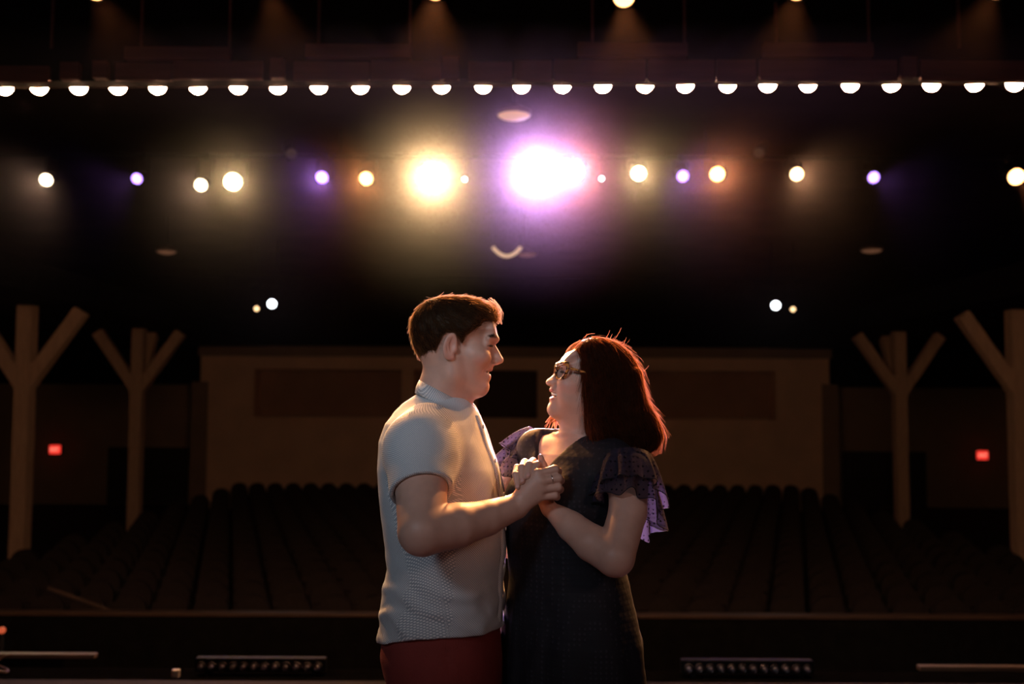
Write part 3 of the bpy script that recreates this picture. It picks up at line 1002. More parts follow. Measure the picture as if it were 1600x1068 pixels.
def strands(name, body, seeds, flow, steps, step, off, rad, m, parent, jitter=0.25, lift=None, seed=3):
    """hair laid along a surface: polylines as thin flat ribbons in one mesh"""
    g = np.random.default_rng(seed)
    P = seeds.copy()
    n = len(P)
    jit = g.normal(size=(n, 3)) * jitter
    offs = np.abs(g.normal(size=n)) * off
    lines = []
    for i in range(steps):
        G = body.grad(P)
        d = body.ev(P)
        t = i / max(steps - 1, 1)
        tgt = offs * (0.3 + 0.7 * t) + (lift[0] * t ** 2 * (np.abs(jit[:, 0]) > lift[1]) if lift else 0)
        P = P - G * (d - tgt)[:, None] * 0.8
        lines.append(P.copy())
        D = flow(P) + jit + g.normal(size=(n, 3)) * jitter * 0.25
        D = D - G * (D * G).sum(1, keepdims=True) * 0.85
        D = D / (np.linalg.norm(D, axis=1, keepdims=True) + 1e-9)
        P = P + D * step
    L = np.stack(lines, 1)
    far_ = np.abs(body.ev(L.reshape(-1, 3)).reshape(L.shape[:2]) - 0).max(1)
    jump = np.linalg.norm(np.diff(L, axis=1), axis=2).max(1)
    ok = (far_ < off * 3 + 0.012) & (jump < step * 2.5)
    L, n = L[ok], int(ok.sum())
    T = np.gradient(L, axis=1)
    T /= np.linalg.norm(T, axis=2, keepdims=True) + 1e-9
    X = np.cross(T, np.array([0.3, 0.5, 0.8]))
    X /= np.linalg.norm(X, axis=2, keepdims=True) + 1e-9
    Yv = np.cross(T, X)
    ang = g.uniform(0, PI, (n, 1, 1))
    X = X * np.cos(ang) + Yv * np.sin(ang)
    rr = rad * np.linspace(1, 0.3, steps)[None, :, None]
    co = np.stack([L - X * rr, L + X * rr], 2).reshape(-1, 3)
    idx = np.arange(n * steps * 2).reshape(n, steps, 2)
    Q = np.stack([idx[:, :-1, 0], idx[:, :-1, 1], idx[:, 1:, 1], idx[:, 1:, 0]], -1).reshape(-1, 4)
    return np_mesh(name, co, Q, m, parent)


def add_ribbon(bm, pts, ws):
    a = random.uniform(0, PI)
    v = Vector((math.cos(a), 0.4, math.sin(a))).normalized()
    prs = [(bm.verts.new(p - v * w), bm.verts.new(p + v * w)) for p, w in zip(pts, ws)]
    for p, q in zip(prs, prs[1:]):
        bm.faces.new((p[0], p[1], q[1], q[0]))


def sample_surface(co, Q, n, seed, keep=None):
    g = np.random.default_rng(seed)
    c = co[Q].mean(1)
    if keep is not None:
        c = c[keep(c)]
    return c[g.integers(0, len(c), n)]


# ---------------------------------------------------------------- skin, hair and cloth materials
def skin_mat(name):
    m, nt, p, N, L = newmat(name)
    a = N.new('ShaderNodeVertexColor'); a.layer_name = 'tint'
    tc = N.new('ShaderNodeTexCoord')
    nz = N.new('ShaderNodeTexNoise'); nz.inputs['Scale'].default_value = 45; nz.inputs['Detail'].default_value = 4
    L.new(tc.outputs['Object'], nz.inputs['Vector'])
    mr = N.new('ShaderNodeMapRange'); mr.inputs['To Min'].default_value = 0.86; mr.inputs['To Max'].default_value = 1.12
    L.new(nz.outputs['Fac'], mr.inputs['Value'])
    mx = N.new('ShaderNodeMix'); mx.data_type = 'RGBA'; mx.blend_type = 'MULTIPLY'; mx.inputs['Factor'].default_value = 1.0
    L.new(a.outputs['Color'], mx.inputs['A']); L.new(mr.outputs[0], mx.inputs['B'])
    L.new(mx.outputs['Result'], p.inputs['Base Color'])
    n2 = N.new('ShaderNodeTexNoise'); n2.inputs['Scale'].default_value = 420; n2.inputs['Detail'].default_value = 2
    L.new(tc.outputs['Object'], n2.inputs['Vector'])
    b = N.new('ShaderNodeBump'); b.inputs['Strength'].default_value = 0.12; b.inputs['Distance'].default_value = 0.001
    L.new(n2.outputs['Fac'], b.inputs['Height']); L.new(b.outputs[0], p.inputs['Normal'])
    p.inputs['Roughness'].default_value = 0.48
    p.inputs['Subsurface Weight'].default_value = 0.12
    p.inputs['Subsurface Radius'].default_value = (0.012, 0.005, 0.003)
    p.inputs['Subsurface Scale'].default_value = 0.6
    return m


def hair_mat(name, dark, light, trans=0.25):
    m, nt, p, N, L = newmat(name)
    tc = N.new('ShaderNodeTexCoord')
    nz = N.new('ShaderNodeTexNoise'); nz.inputs['Scale'].default_value = 60; nz.inputs['Detail'].default_value = 3
    L.new(tc.outputs['Object'], nz.inputs['Vector'])
    cr = N.new('ShaderNodeValToRGB')
    cr.color_ramp.elements[0].color = (*dark, 1); cr.color_ramp.elements[1].color = (*light, 1)
    L.new(nz.outputs['Fac'], cr.inputs['Fac']); L.new(cr.outputs[0], p.inputs['Base Color'])
    p.inputs['Roughness'].default_value = 0.5
    p.inputs['Specular IOR Level'].default_value = 0.25
    p.inputs['Specular Tint'].default_value = (1.0, 0.72, 0.5, 1)
    tr = N.new('ShaderNodeBsdfTranslucent'); L.new(cr.outputs[0], tr.inputs['Color'])
    ms = N.new('ShaderNodeMixShader'); ms.inputs[0].default_value = trans
    L.new(p.outputs[0], ms.inputs[1]); L.new(tr.outputs[0], ms.inputs[2])
    L.new(ms.outputs[0], N['Material Output'].inputs['Surface'])
    return m


def weave_mat(name, ca, cb, scale, trans=0.0, rough=0.8, attr=None):
    """fine diagonal two-tone weave"""
    m, nt, p, N, L = newmat(name)
    if attr:
        tc = N.new('ShaderNodeAttribute'); tc.attribute_name = attr
        src = tc.outputs['Vector']
    else:
        tc = N.new('ShaderNodeTexCoord')
        src = tc.outputs['Object']
    w1 = N.new('ShaderNodeTexWave'); w1.wave_type = 'BANDS'; w1.bands_direction = 'DIAGONAL'
    w1.inputs['Scale'].default_value = scale; w1.inputs['Distortion'].default_value = 0.4
    mp = N.new('ShaderNodeMapping'); mp.inputs['Scale'].default_value = (1, 1, -1)
    L.new(src, w1.inputs['Vector']); L.new(src, mp.inputs['Vector'])
    w2 = N.new('ShaderNodeTexWave'); w2.wave_type = 'BANDS'; w2.bands_direction = 'DIAGONAL'
    w2.inputs['Scale'].default_value = scale; w2.inputs['Distortion'].default_value = 0.4
    L.new(mp.outputs[0], w2.inputs['Vector'])
    mu = N.new('ShaderNodeMath'); mu.operation = 'MULTIPLY'
    L.new(w1.outputs['Fac'], mu.inputs[0]); L.new(w2.outputs['Fac'], mu.inputs[1])
    cr = N.new('ShaderNodeValToRGB')
    cr.color_ramp.elements[0].position = 0.15; cr.color_ramp.elements[1].position = 0.55
    cr.color_ramp.elements[0].color = (*ca, 1); cr.color_ramp.elements[1].color = (*cb, 1)
    L.new(mu.outputs[0], cr.inputs['Fac']); L.new(cr.outputs[0], p.inputs['Base Color'])
    p.inputs['Roughness'].default_value = rough
    p.inputs['Specular IOR Level'].default_value = 0.2
    b = N.new('ShaderNodeBump'); b.inputs['Strength'].default_value = 0.25; b.inputs['Distance'].default_value = 0.001
    L.new(mu.outputs[0], b.inputs['Height']); L.new(b.outputs[0], p.inputs['Normal'])
    if trans:
        tr = N.new('ShaderNodeBsdfTranslucent'); L.new(cr.outputs[0], tr.inputs['Color'])
        ms = N.new('ShaderNodeMixShader'); ms.inputs[0].default_value = trans
        L.new(p.outputs[0], ms.inputs[1]); L.new(tr.outputs[0], ms.inputs[2])
        L.new(ms.outputs[0], N['Material Output'].inputs['Surface'])
    return m


def dot_mat(name, base, dot, trans=0.0, scale=85.0, alpha=1.0):
    """dark chiffon with raised woven dots"""
    m, nt, p, N, L = newmat(name)
    tc = N.new('ShaderNodeTexCoord')
    vo = N.new('ShaderNodeTexVoronoi'); vo.inputs['Scale'].default_value = scale; vo.inputs['Randomness'].default_value = 0.12
    L.new(tc.outputs['Object'], vo.inputs['Vector'])
    cr = N.new('ShaderNodeValToRGB')
    cr.color_ramp.elements[0].position = 0.22; cr.color_ramp.elements[1].position = 0.30
    cr.color_ramp.elements[0].color = (*dot, 1); cr.color_ramp.elements[1].color = (*base, 1)
    L.new(vo.outputs['Distance'], cr.inputs['Fac']); L.new(cr.outputs[0], p.inputs['Base Color'])
    b = N.new('ShaderNodeBump'); b.inputs['Strength'].default_value = 0.3; b.inputs['Distance'].default_value = 0.002; b.invert = True
    L.new(vo.outputs['Distance'], b.inputs['Height']); L.new(b.outputs[0], p.inputs['Normal'])
    p.inputs['Roughness'].default_value = 0.7
    p.inputs['Specular IOR Level'].default_value = 0.25
    if trans:
        tr = N.new('ShaderNodeBsdfTranslucent'); L.new(cr.outputs[0], tr.inputs['Color'])
        ms = N.new('ShaderNodeMixShader'); ms.inputs[0].default_value = trans
        L.new(p.outputs[0], ms.inputs[1]); L.new(tr.outputs[0], ms.inputs[2])
        end = ms
        if alpha < 1:
            tp = N.new('ShaderNodeBsdfTransparent')
            m2 = N.new('ShaderNodeMixShader')
            mr = N.new('ShaderNodeMapRange'); mr.inputs['From Min'].default_value = 0.22; mr.inputs['From Max'].default_value = 0.30
            mr.inputs['To Min'].default_value = 0.0; mr.inputs['To Max'].default_value = 1 - alpha
            L.new(vo.outputs['Distance'], mr.inputs['Value']); L.new(mr.outputs[0], m2.inputs[0])
            L.new(ms.outputs[0], m2.inputs[1]); L.new(tp.outputs[0], m2.inputs[2])
            end = m2
        L.new(end.outputs[0], N['Material Output'].inputs['Surface'])
    return m


M['skin'] = skin_mat('skin')
M['hair_man'] = hair_mat('brown_hair', (0.010, 0.005, 0.004), (0.022, 0.011, 0.007))
M['hair_woman'] = hair_mat('auburn_hair', (0.008, 0.004, 0.003), (0.022, 0.008, 0.006))
M['strand_man'] = hair_mat('brown_hair_strands', (0.09, 0.046, 0.024), (0.36, 0.21, 0.11), 0.9)
M['strand_woman'] = hair_mat('auburn_hair_strands', (0.08, 0.026, 0.013), (0.34, 0.125, 0.058), 0.9)
M['shirt'] = weave_mat('shirt_weave', (0.33, 0.38, 0.43), (0.80, 0.82, 0.82), 120, attr='weave')
M['shirt_trim'] = weave_mat('shirt_trim_weave', (0.33, 0.38, 0.43), (0.80, 0.82, 0.82), 120)
M['trousers'] = mat('maroon_twill', (0.20, 0.035, 0.03), 0.8, var=0.12, scale=14, bump=0.3, bscale=300, spec=0.2)
M['dress'] = dot_mat('dotted_chiffon', (0.010, 0.0095, 0.014), (0.022, 0.020, 0.028))
M['ruffle'] = dot_mat('sheer_dotted_ruffle', (0.060, 0.048, 0.090), (0.008, 0.007, 0.012), 0.6, 100, 0.78)
M['teeth'] = mat('tooth_enamel', (0.78, 0.70, 0.62), 0.3, var=0.04)
M['shoe'] = mat('brown_leather', (0.05, 0.025, 0.015), 0.4, var=0.2)
M['button'] = mat('shell_button', (0.55, 0.5, 0.45), 0.3, var=0.05)


def paint(co, base, spots):
    """skin tints: (centre, axes, radii, colour, weight)"""
    C = np.tile(A3(base), (len(co), 1))
    for c, ax, r, col, wt in spots:
        q = ((co - A3(c)) @ np.array([A3(a) for a in ax]).T) / A3(r)
        d = np.sqrt((q ** 2).sum(1))
        w = np.clip((1.25 - d) / 0.5, 0, 1)
        w = w * w * (3 - 2 * w) * wt
        C = C * (1 - w[:, None]) + A3(col) * w[:, None]
    return C


EYE3 = ((1, 0, 0), (0, 1, 0), (0, 0, 1))

# ================================================================ THE MAN
YM = 2.43
man = empty('person', (W(692, 900, YM).x, YM, 0), 'person with short brown hair in pale short-sleeved shirt and maroon trousers, facing the other', 'person')


def under(parent, o):
    """hang a mesh built in place under a figure's root"""
    o.parent = parent
    o.matrix_parent_inverse = Matrix.Translation(-parent.location)
    return o


h = Side(710, 546, YM, 1, math.radians(3))
mb = Body()
t0 = h.tilt(0)
# head
mb.ell(h.pt(706, 516), (0.092, 0.074, 0.078), t0)
mb.ell(h.pt(690, 530), (0.064, 0.068, 0.070), t0, 0.02)
mb.ell(h.pt(738, 560), (0.048, 0.058, 0.072), t0, 0.025)
for s in (-1, 1):
    mb.ell(h.pt(748, 556, s * 0.042), (0.024, 0.020, 0.022), t0, 0.02)
    mb.cone(h.pt(712, 586, s * 0.046), h.pt(750, 606, s * 0.014), 0.022, 0.018, 0.02)
    mb.cone(h.pt(712, 560, s * 0.052), h.pt(712, 586, s * 0.046), 0.020, 0.022, 0.02)
mb.ell(h.pt(738, 606), (0.030, 0.030, 0.020), t0, 0.02)
prof_m = [(771, 490), (772.5, 503), (775.5, 518), (777.6, 529), (775.8, 534), (773.8, 538), (776, 542), (779.5, 547.5), (784, 555.5), (787, 561), (786.2, 565.5), (781, 568.5),
          (774, 570), (770.8, 571), (769, 574.5), (768.4, 577.5), (766.2, 579.8), (762, 581.8), (765.8, 584.5), (767, 588), (766, 592), (761.6, 596.6), (762.2, 600),
          (762.8, 603), (760.8, 608.3), (756, 612.5), (748, 616), (738, 617.5), (728, 614), (715, 590), (715, 490)]
mb.sheet(h, prof_m, h.wid([(490, .022), (500, .034), (515, .044), (528, .034), (534, .018), (540, .0095), (550, .0095), (560, .013), (566, .014), (571, .014), (575, .019), (582, .024), (590, .022), (597, .020),
                           (605, .022), (615, .020)]), 0.009, 0.012)
for s in (-1, 1):
    mb.ell(h.pt(774.5, 565, s * 0.0135), (0.0095, 0.007, 0.0075), t0, 0.006)
    mb.ell(h.pt(777, 569.5, s * 0.008), (0.005, 0.0035, 0.004), t0, 0.003, True)
    mb.ell(h.pt(771, 540, s * 0.033), (0.010, 0.015, 0.0075), t0, 0.012, True)
    mb.ell(h.pt(761.5, 540, s * 0.031), (0.0130, 0.0140, 0.0118), t0, 0.006)
    mb.cone(h.pt(769, 541.5, s * 0.026), h.pt(764.5, 541, s * 0.042), 0.0012, 0.0012, 0.0025, True)
    mb.cone(h.pt(774.5, 529.5, s * 0.014), h.pt(766, 530, s * 0.043), 0.0045, 0.004, 0.016)
    mb.ell(h.pt(757, 560, s * 0.036), (0.016, 0.018, 0.014), t0, 0.016)
    mb.cone(h.pt(769, 566, s * 0.020), h.pt(757, 580, s * 0.035), 0.0008, 0.0008, 0.006, True)
    # ear
    ax = h.tilt(-12)
    axn = (ax[0] * 0.92 - h.N * s * 0.39, h.N * s * 0.92 + ax[0] * 0.39, ax[2])
    mb.ell(h.pt(709, 543.5, s * 0.081), (0.0175, 0.0065, 0.033), axn, 0.006)
    mb.ell(h.pt(711.5, 542, s * 0.0885), (0.0125, 0.0080, 0.0235), axn, 0.003, True)
    mb.chain([h.pt(710, 530, s * 0.0825), h.pt(706, 540, s * 0.0845), h.pt(708, 552, s * 0.0825)], [0.0026, 0.0026, 0.002], 0.003)
    mb.ell(h.pt(717, 548, s * 0.077), (0.0055, 0.005, 0.008), t0, 0.004)
    mb.ell(h.pt(711, 560, s * 0.077), (0.008, 0.0055, 0.007), t0, 0.005)
# mouth, slightly open in a smile
mb.ell(h.pt(764, 581.5), (0.012, 0.025, 0.0030), h.tilt(-6), 0.004, True)
for s in (-1, 1):
    mb.cone(h.pt(762, 581, s * 0.018), h.pt(756.5, 577.5, s * 0.031), 0.0024, 0.0010, 0.003, True)
# neck and shoulders
mb.chain([h.pt(700, 570), h.pt(692, 612), h.pt(688, 650)], [0.056, 0.054, 0.060], 0.03)
mb.cone(h.pt(728, 612), h.pt(718, 640), 0.016, 0.02, 0.025)
mb.cone(h.pt(731.5, 626), h.pt(730, 632), 0.006, 0.006, 0.012)
b = Side(695, 700, YM, 1, math.radians(10))


def torso_rows(fr, rows, shrink=0.0):
    out = []
    for py, xb, xf, w in rows:
        z = fr.O.z + (fr.ey - py) * fr.m
        out.append((z, fr.sgn * ((xb + xf) / 2 - fr.ex) * fr.m, 0.0, abs(xf - xb) / 2 * fr.m - shrink, w - shrink))
    return out


TM = [(610, 660, 716, .044), (620, 646, 728, .060), (631, 629, 740, .080), (644, 617, 747, .115), (662, 607, 753, .166), (690, 600, 763, .196), (730, 598, 778, .200), (770, 600, 787, .195), (810, 604, 790, .186), (850, 609, 790, .176),
      (880, 612, 787, .173), (910, 607, 786, .175), (940, 603, 786, .178), (970, 600, 786, .180), (1005, 599, 786, .182)]
mb.loft(b.O, b.F, b.N, torso_rows(b, TM[3:], 0.028), 0.03)
# near (right) arm
shl, elb, wri = W(656, 690, 2.262), W(660, 830, 2.105), W(806, 791, 2.225)
mb.chain([shl, shl.lerp(elb, 0.5), elb], [0.060, 0.057, 0.051], 0.006)
mb.chain([elb, W(715, 820, 2.145), W(760, 809, 2.185), wri], [0.051, 0.047, 0.038, 0.028], 0.006)
# far (left) arm, round her waist
shf, elf, wrf = W(668, 692, 2.60), W(770, 842, 2.72), W(905, 860, 2.64)
mb.chain([shf, shf.lerp(elf, .5), elf], [0.060, 0.056, 0.046], 0.02)
mb.chain([elf, elf.lerp(wrf, .35), wrf], [0.046, 0.043, 0.028], 0.02)
mb.ell(W(935, 862, 2.60), (0.05, 0.02, 0.035), None, 0.02)
for q in range(4):
    mb.chain([W(945, 848 + 9 * q, 2.605), W(968, 850 + 9 * q, 2.575), W(985, 853 + 9 * q, 2.535)], [0.010, 0.009, 0.0075], 0.004)
mb.chain([W(925, 845, 2.60), W(945, 832, 2.58), W(962, 829, 2.555)], [0.013, 0.011, 0.009], 0.006)
# near hand closed over hers
mcp = [W(840, 740, 2.212), W(845, 751, 2.207), W(847, 763, 2.210), W(843, 775, 2.215)]
for q, (p, r) in enumerate(zip(mcp, (.0125, .0125, .012, .011))):
    mb.cone(wri, p, 0.021, r, 0.010)
mb.ell(W(829, 766, 2.222), (0.030, 0.015, 0.026), None, 0.012)
fing = [[(840, 740, 2.212), (867, 733, 2.220), (872, 736, 2.252), (858, 739, 2.275)],
        [(845, 751.5, 2.206), (872, 746.5, 2.214), (876, 750, 2.250), (860, 752, 2.276)],
        [(847, 763.5, 2.209), (872, 760.5, 2.215), (875, 764, 2.248), (859, 765, 2.272)],
        [(843, 776, 2.214), (867, 773.5, 2.218), (870, 776, 2.244), (858, 776, 2.264)]]
for q, r in zip(fing, (.0098, .0098, .0092, .0082)):
    mb.chain([W(*p) for p in q], [r * 1.05, r, r * 0.93, r * 0.8], 0.0035)
mb.chain([W(815, 770, 2.235), W(824, 750, 2.258), W(840, 741, 2.272)], [0.016, 0.0115, 0.010], 0.006)
skin_m, dark_m = (0.54, 0.33, 0.26), (0.10, 0.05, 0.035)
spots = [(h.pt(767, 577.5), t0, (.007, .022, .0035), (.50, .20, .17), .8), (h.pt(766, 588), t0, (.008, .021, .0055), (.50, .20, .17), .8),
         (h.pt(779, 562), t0, (.014, .016, .012), (.66, .33, .25), .6)]
for s in (-1, 1):
    spots += [(h.pt(767.5, 541.4, s * .033), t0, (.009, .012, .0026), (.06, .03, .025), .95),
              (h.pt(771, 526.5, s * .030), h.tilt(-8), (.013, .022, .0042), (.10, .05, .03), .85),
              (h.pt(752, 562, s * .045), t0, (.022, .02, .018), (.64, .31, .24), .5),
              (h.pt(709, 545, s * .082), t0, (.02, .012, .034), (.62, .30, .23), .6)]
co, Q = mb.mesh((-0.36, 2.02, 0.93), (0.36, 2.82, 1.86), 0.0026)
under(man, np_mesh('skin', co, Q, M['skin'], None, colors=paint(co, skin_m, spots)))
bm = bmesh.new()      # upper teeth
arc = [(0.0195 * math.cos(a) - 0.0195, 0.021 * math.sin(a)) for a in np.linspace(-1.2, 1.2, 13)]
O_ = h.pt(765.2, 579.2)
top = [bm.verts.new(O_ + h.F * f + h.N * n) for f, n in arc]; bot = [bm.verts.new(O_ + h.F * (f - 0.001) + h.N * n - h.U * 0.0052) for f, n in arc]
for i in range(12):
    bm.faces.new((top[i], top[i + 1], bot[i + 1], bot[i]))
o = under(man, from_bm('teeth', bm, M['teeth'], None, True)); sm = o.modifiers.new('thick', 'SOLIDIFY'); sm.thickness = 0.002; sm.offset = -1

# hair
mh = Body()
hair_px = [(771, 503), (776, 497), (777, 487), (774.5, 476), (768, 469), (755, 464.5), (727, 461.5), (691, 462.5), (668, 467), (654, 480), (645.5, 499), (644, 516), (648, 539), (652.5, 557), (657, 577),
           (664, 575), (676, 569), (683, 558), (690, 541), (697, 527), (703, 521), (716, 520), (722, 530), (726, 536), (732, 526), (742, 518), (752, 510), (757, 502), (767, 500)]
wl = h.wid([(455, .072), (480, .086), (520, .088), (560, .074), (580, .055)])
mh.sheet(h, hair_px, wl, 0.006, 0.01)
wv = wob(5, 130)
wv2 = wob(6, 300)
cen, rad3 = A3(h.pt(708, 516)), A3((0.125, 0.0835, 0.088))
AX = np.array([A3(a) for a in t0])


def skullcap(P):
    q = ((P - cen) @ AX.T) / rad3
    k0 = np.sqrt((q ** 2).sum(1)) + 1e-9
    k1 = np.sqrt(((q / rad3) ** 2).sum(1)) + 1e-9
    return k0 * (k0 - 1) / k1 + wv(P) * 0.0022 + wv2(P) * 0.001


mh.field(skullcap, k=0.012, mode='and')
co, Q = mh.mesh((h.O.x - .16, YM - .13, h.O.z - .09), (h.O.x + .16, YM + .13, h.O.z + .16), 0.0026)
hair = under(man, np_mesh('hair', co, Q, M['hair_man'], None))
hF, hU = A3(h.F), A3(h.U)
crown = A3(h.pt(672, 474))


def flow_m(P):
    d = P - crown
    d = d / (np.linalg.norm(d, axis=1, keepdims=True) + 1e-6)
    front = np.clip((d @ hF), 0, 1)[:, None]
    return d * 0.9 - hU * (1 - front) * 0.5 + hF * 0.25


keepm = lambda c: (c[:, 2] > h.O.z - 0.045)
seeds = sample_surface(co, Q, 9000, 4, keepm)
under(man, strands('hair_strands', mh, seeds, flow_m, 7, 0.0046, 0.0026, 0.00050, M['strand_man'], None, 0.34, (0.006, 0.5)))['kind'] = 'stuff'
def brow_hairs(fr, parent, name, arc, count, length, m, seed, w=0.0005):
    """short dark hairs along an arc of (px, py, sideways)"""
    g = np.random.default_rng(seed)
    for s in (-1, 1):
        bm = bmesh.new()
        for i in range(count):
            t = g.uniform(0, 1)
            a = [np.interp(t, np.linspace(0, 1, len(arc)), [q[k] for q in arc]) for k in range(3)]
            p = fr.pt(a[0] + 1.4 * fr.sgn, a[1] + g.uniform(-1.6, 1.6), s * (a[2] + 0.0022))
            d = (fr.N * s * 0.75 - fr.F * 0.45 + fr.U * g.uniform(-0.05, 0.5)).normalized()
            add_ribbon(bm, [p, p + d * length * 0.5 + fr.F * 0.001, p + d * length], [w, w, w * 0.4])
        under(parent, from_bm(name, bm, m, None))['kind'] = 'stuff'


M['brow'] = mat('brow_hair', (0.025, 0.013, 0.008), 0.6, var=0.2)
brow_hairs(h, man, 'eyebrow', [(776.8, 528.5, .013), (776.0, 526.5, .022), (773, 525.5, .033), (767, 527.5, .044)], 130, 0.008, M['brow'], 5)
brow_hairs(h, man, 'eyelash', [(770.0, 541.5, .024), (769.5, 542.2, .031), (766.5, 542.0, .040)], 60, 0.004, M['brow'], 6, 0.0004)
# a loose forelock
g = np.random.default_rng(11)
bm = bmesh.new()
for i in range(90):
    x, y = g.uniform(748, 774), g.uniform(466, 476)
    n = g.uniform(-.05, .05)
    e = h.pt(773 + g.uniform(-2, 12), 488 + g.uniform(0, 19), n + g.uniform(-.008, .008))
    s_ = h.pt(x, y, n)
    mid = s_.lerp(e, 0.55) + h.F * g.uniform(.006, .014) + h.U * g.uniform(0.0, .006)
    add_ribbon(bm, [s_, s_.lerp(mid, .6) + h.F * .003, mid, mid.lerp(e, .6) + h.F * .002, e], [.0007, .0007, .0006, .0005, .0003])
under(man, from_bm('forelock', bm, M['strand_man'], None, True))['kind'] = 'stuff'

# shirt
ms = Body()
fold1, fold2 = wob(21, 26), wob(22, 60)


def wr_m(P):
    z = P[:, 2]
    low = np.clip((1.22 - z) / 0.15, 0, 1)
    diag = np.sin((P[:, 0] * 0.35 + z) * 95 + fold1(P) * 3.0)
    return 0.003 * fold1(P) + 0.0045 * low * diag * np.clip(fold2(P) + 0.5, 0, 1) + 0.001 * fold2(P)


ms.loft(b.O, b.F, b.N, torso_rows(b, TM), 0.02, 2.25, wr_m)
sd = (elb - shl).normalized()
cuff = shl + sd * (shl - W(657, 769, 2.175)).length
ms.chain([W(668, 676, 2.31), shl + sd * 0.02, cuff + sd * 0.05], [0.070, 0.077, 0.066], 0.035)
shd = (elf - shf).normalized()
cuf2 = shf + shd * 0.16
ms.chain([W(672, 676, 2.55), shf, cuf2], [0.068, 0.076, 0.070], 0.035)
# trim at neck, cuffs and shirt-tail hem
nk = h.pt(694, 612)
ms.cone(h.pt(697, 600), h.pt(688, 640), 0.055, 0.050, 0.006, True)
ms.cone(h.pt(745, 600), h.pt(728, 640), 0.030, 0.014, 0.010, True)
ac, an = A3(cuff), A3((sd + Vector((0.10, 0, 0.0))).normalized())
bO, bF, bN = A3(b.O), A3(b.F), A3(b.N)
sa, sb_ = A3(shl), A3(sd)


def cut_cuff(P):
    d = P - sa
    t = d @ sb_
    r = np.linalg.norm(d - t[:, None] * sb_, axis=1)
    side = (P - bO) @ bN
    return np.maximum(np.maximum(-((P - ac) @ an), r - 0.115), 0.128 - side)


ms.field(cut_cuff, k=0.003)
ms.cone(cuff - sd * 0.03, cuff + sd * 0.1, 0.0585, 0.0585, 0.003, True)
fa, fb = A3(shf), A3(shd)


def cut_cuff2(P):
    d = P - fa
    t = d @ fb
    r = np.linalg.norm(d - t[:, None] * fb, axis=1)
    return np.maximum(np.maximum(0.14 - t, r - 0.12), 0.10 + (P - bO) @ bN)


ms.field(cut_cuff2, k=0.003)
hemz = lambda py: W(690, py, YM).z


def hem(P):
    f = (P - bO) @ bF
    px = b.ex + f / b.m
    y = np.interp(px, [590, 605, 640, 680, 720, 760, 800], [999, 992, 978, 968, 965, 966, 970])
    zc = b.O.z + (b.ey - y) * b.m
    return P[:, 2] - zc


ms.field(hem, k=0.004)
co, Q = ms.mesh((-0.36, 2.06, 0.92), (0.12, 2.76, 1.62), 0.0036)
shirt = under(man, np_mesh('shirt', co, Q, M['shirt'], None))
dv = co - bO
az = np.arctan2(dv @ bF, dv @ bN)
ds_ = co - sa
ts_ = ds_ @ sb_
rad_s = ds_ - ts_[:, None] * sb_
slv = ((dv @ bN) > 0.165) & (ts_ > -0.02)
az2 = np.arctan2(rad_s @ bF, rad_s @ bN)
uvw = np.stack([np.where(slv, az2 * 0.075, az * 0.16), np.zeros(len(co)), np.where(slv, -ts_, co[:, 2])], 1)
shirt.data.attributes.new('weave', 'FLOAT_VECTOR', 'POINT').data.foreach_set('vector', uvw.astype(np.float32).ravel())
shirt['label'] = 'pale blue grey woven short-sleeved shirt'
# collar: a folded band leaning on the neck
bm = bmesh.new()
rows_c = []
for th in np.linspace(0.50, 2 * PI - 0.50, 49):
    c, s = math.cos(th), math.sin(th)
    w = (1 + c) / 2
    fr = max(0, (abs(abs(th - PI)) - 1.9) / 0.74)
    top_y = 595 + 37 * w ** 1.1
    low_y = 614 + 34 * w ** 1.1 + 7 * fr
    mid_y = top_y - 1.5
    cx, af = 691 + 3 * w, 33.5
    p1 = h.pt(cx + af * c * 0.97, top_y + 8, 0.0585 * s)
    p2 = h.pt(cx + af * c, top_y, 0.0600 * s)
    p3 = h.pt(cx + (af + 2) * c, mid_y, 0.0640 * s)
    p4 = h.pt(cx - 1 + (af + 5) * c - 1.0, (top_y + low_y) / 2, 0.0715 * s)
    p5 = h.pt(cx - 1 + (af + 7.5) * c + 2 * fr, low_y, 0.0790 * s)
    rows_c.append([bm.verts.new(p) for p in (p1, p2, p3, p4, p5)])
for a, c in zip(rows_c, rows_c[1:]):
    for i in range(4):
        bm.faces.new((a[i], a[i + 1], c[i + 1], c[i]))
o = from_bm('collar', bm, M['shirt_trim'], None, True)
o.parent = shirt
md = o.modifiers.new('thick', 'SOLIDIFY'); md.thickness = 0.0035
# placket with buttons down the front
rws = torso_rows(b, TM)
zz = [r[0] for r in rws][::-1]


def front_pt(z, n, off=0.0):
    r = sorted(rws)
    zs_ = [q[0] for q in r]
    cf, a_, w_ = (np.interp(z, zs_, [q[i] for q in r]) for i in (1, 3, 4))
    f = cf + a_ * max(1e-6, 1 - abs(n / w_) ** 2.25) ** (1 / 2.25)
    P0 = Vector(bO + bF * (f + off) + bN * n); P0.z = z
    return P0


bm = bmesh.new()
rr_ = []
for z in np.linspace(W(700, 648, YM).z, hemz(966), 40):
    rr_.append([bm.verts.new(front_pt(z, n, of + 0.0015 * math.sin(z * 60))) for n, of in ((-0.004, .000), (0.0, .004), (0.032, .0045), (0.036, 0.000))])
for a, c in zip(rr_, rr_[1:]):
    for i in range(3):
        bm.faces.new((a[i], a[i + 1], c[i + 1], c[i]))
o = from_bm('placket', bm, M['shirt_trim'], None, True); o.parent = shirt
for k in range(6):
    z = W(700, 665 + 52 * k, YM).z
    p = front_pt(z, 0.017, 0.006)
    bm = bmesh.new(); cyl(bm, p, p + Vector(bF) * 0.002, 0.0055, n=12)
    o = from_bm('button', bm, M['button'], None, True); o.parent = shirt

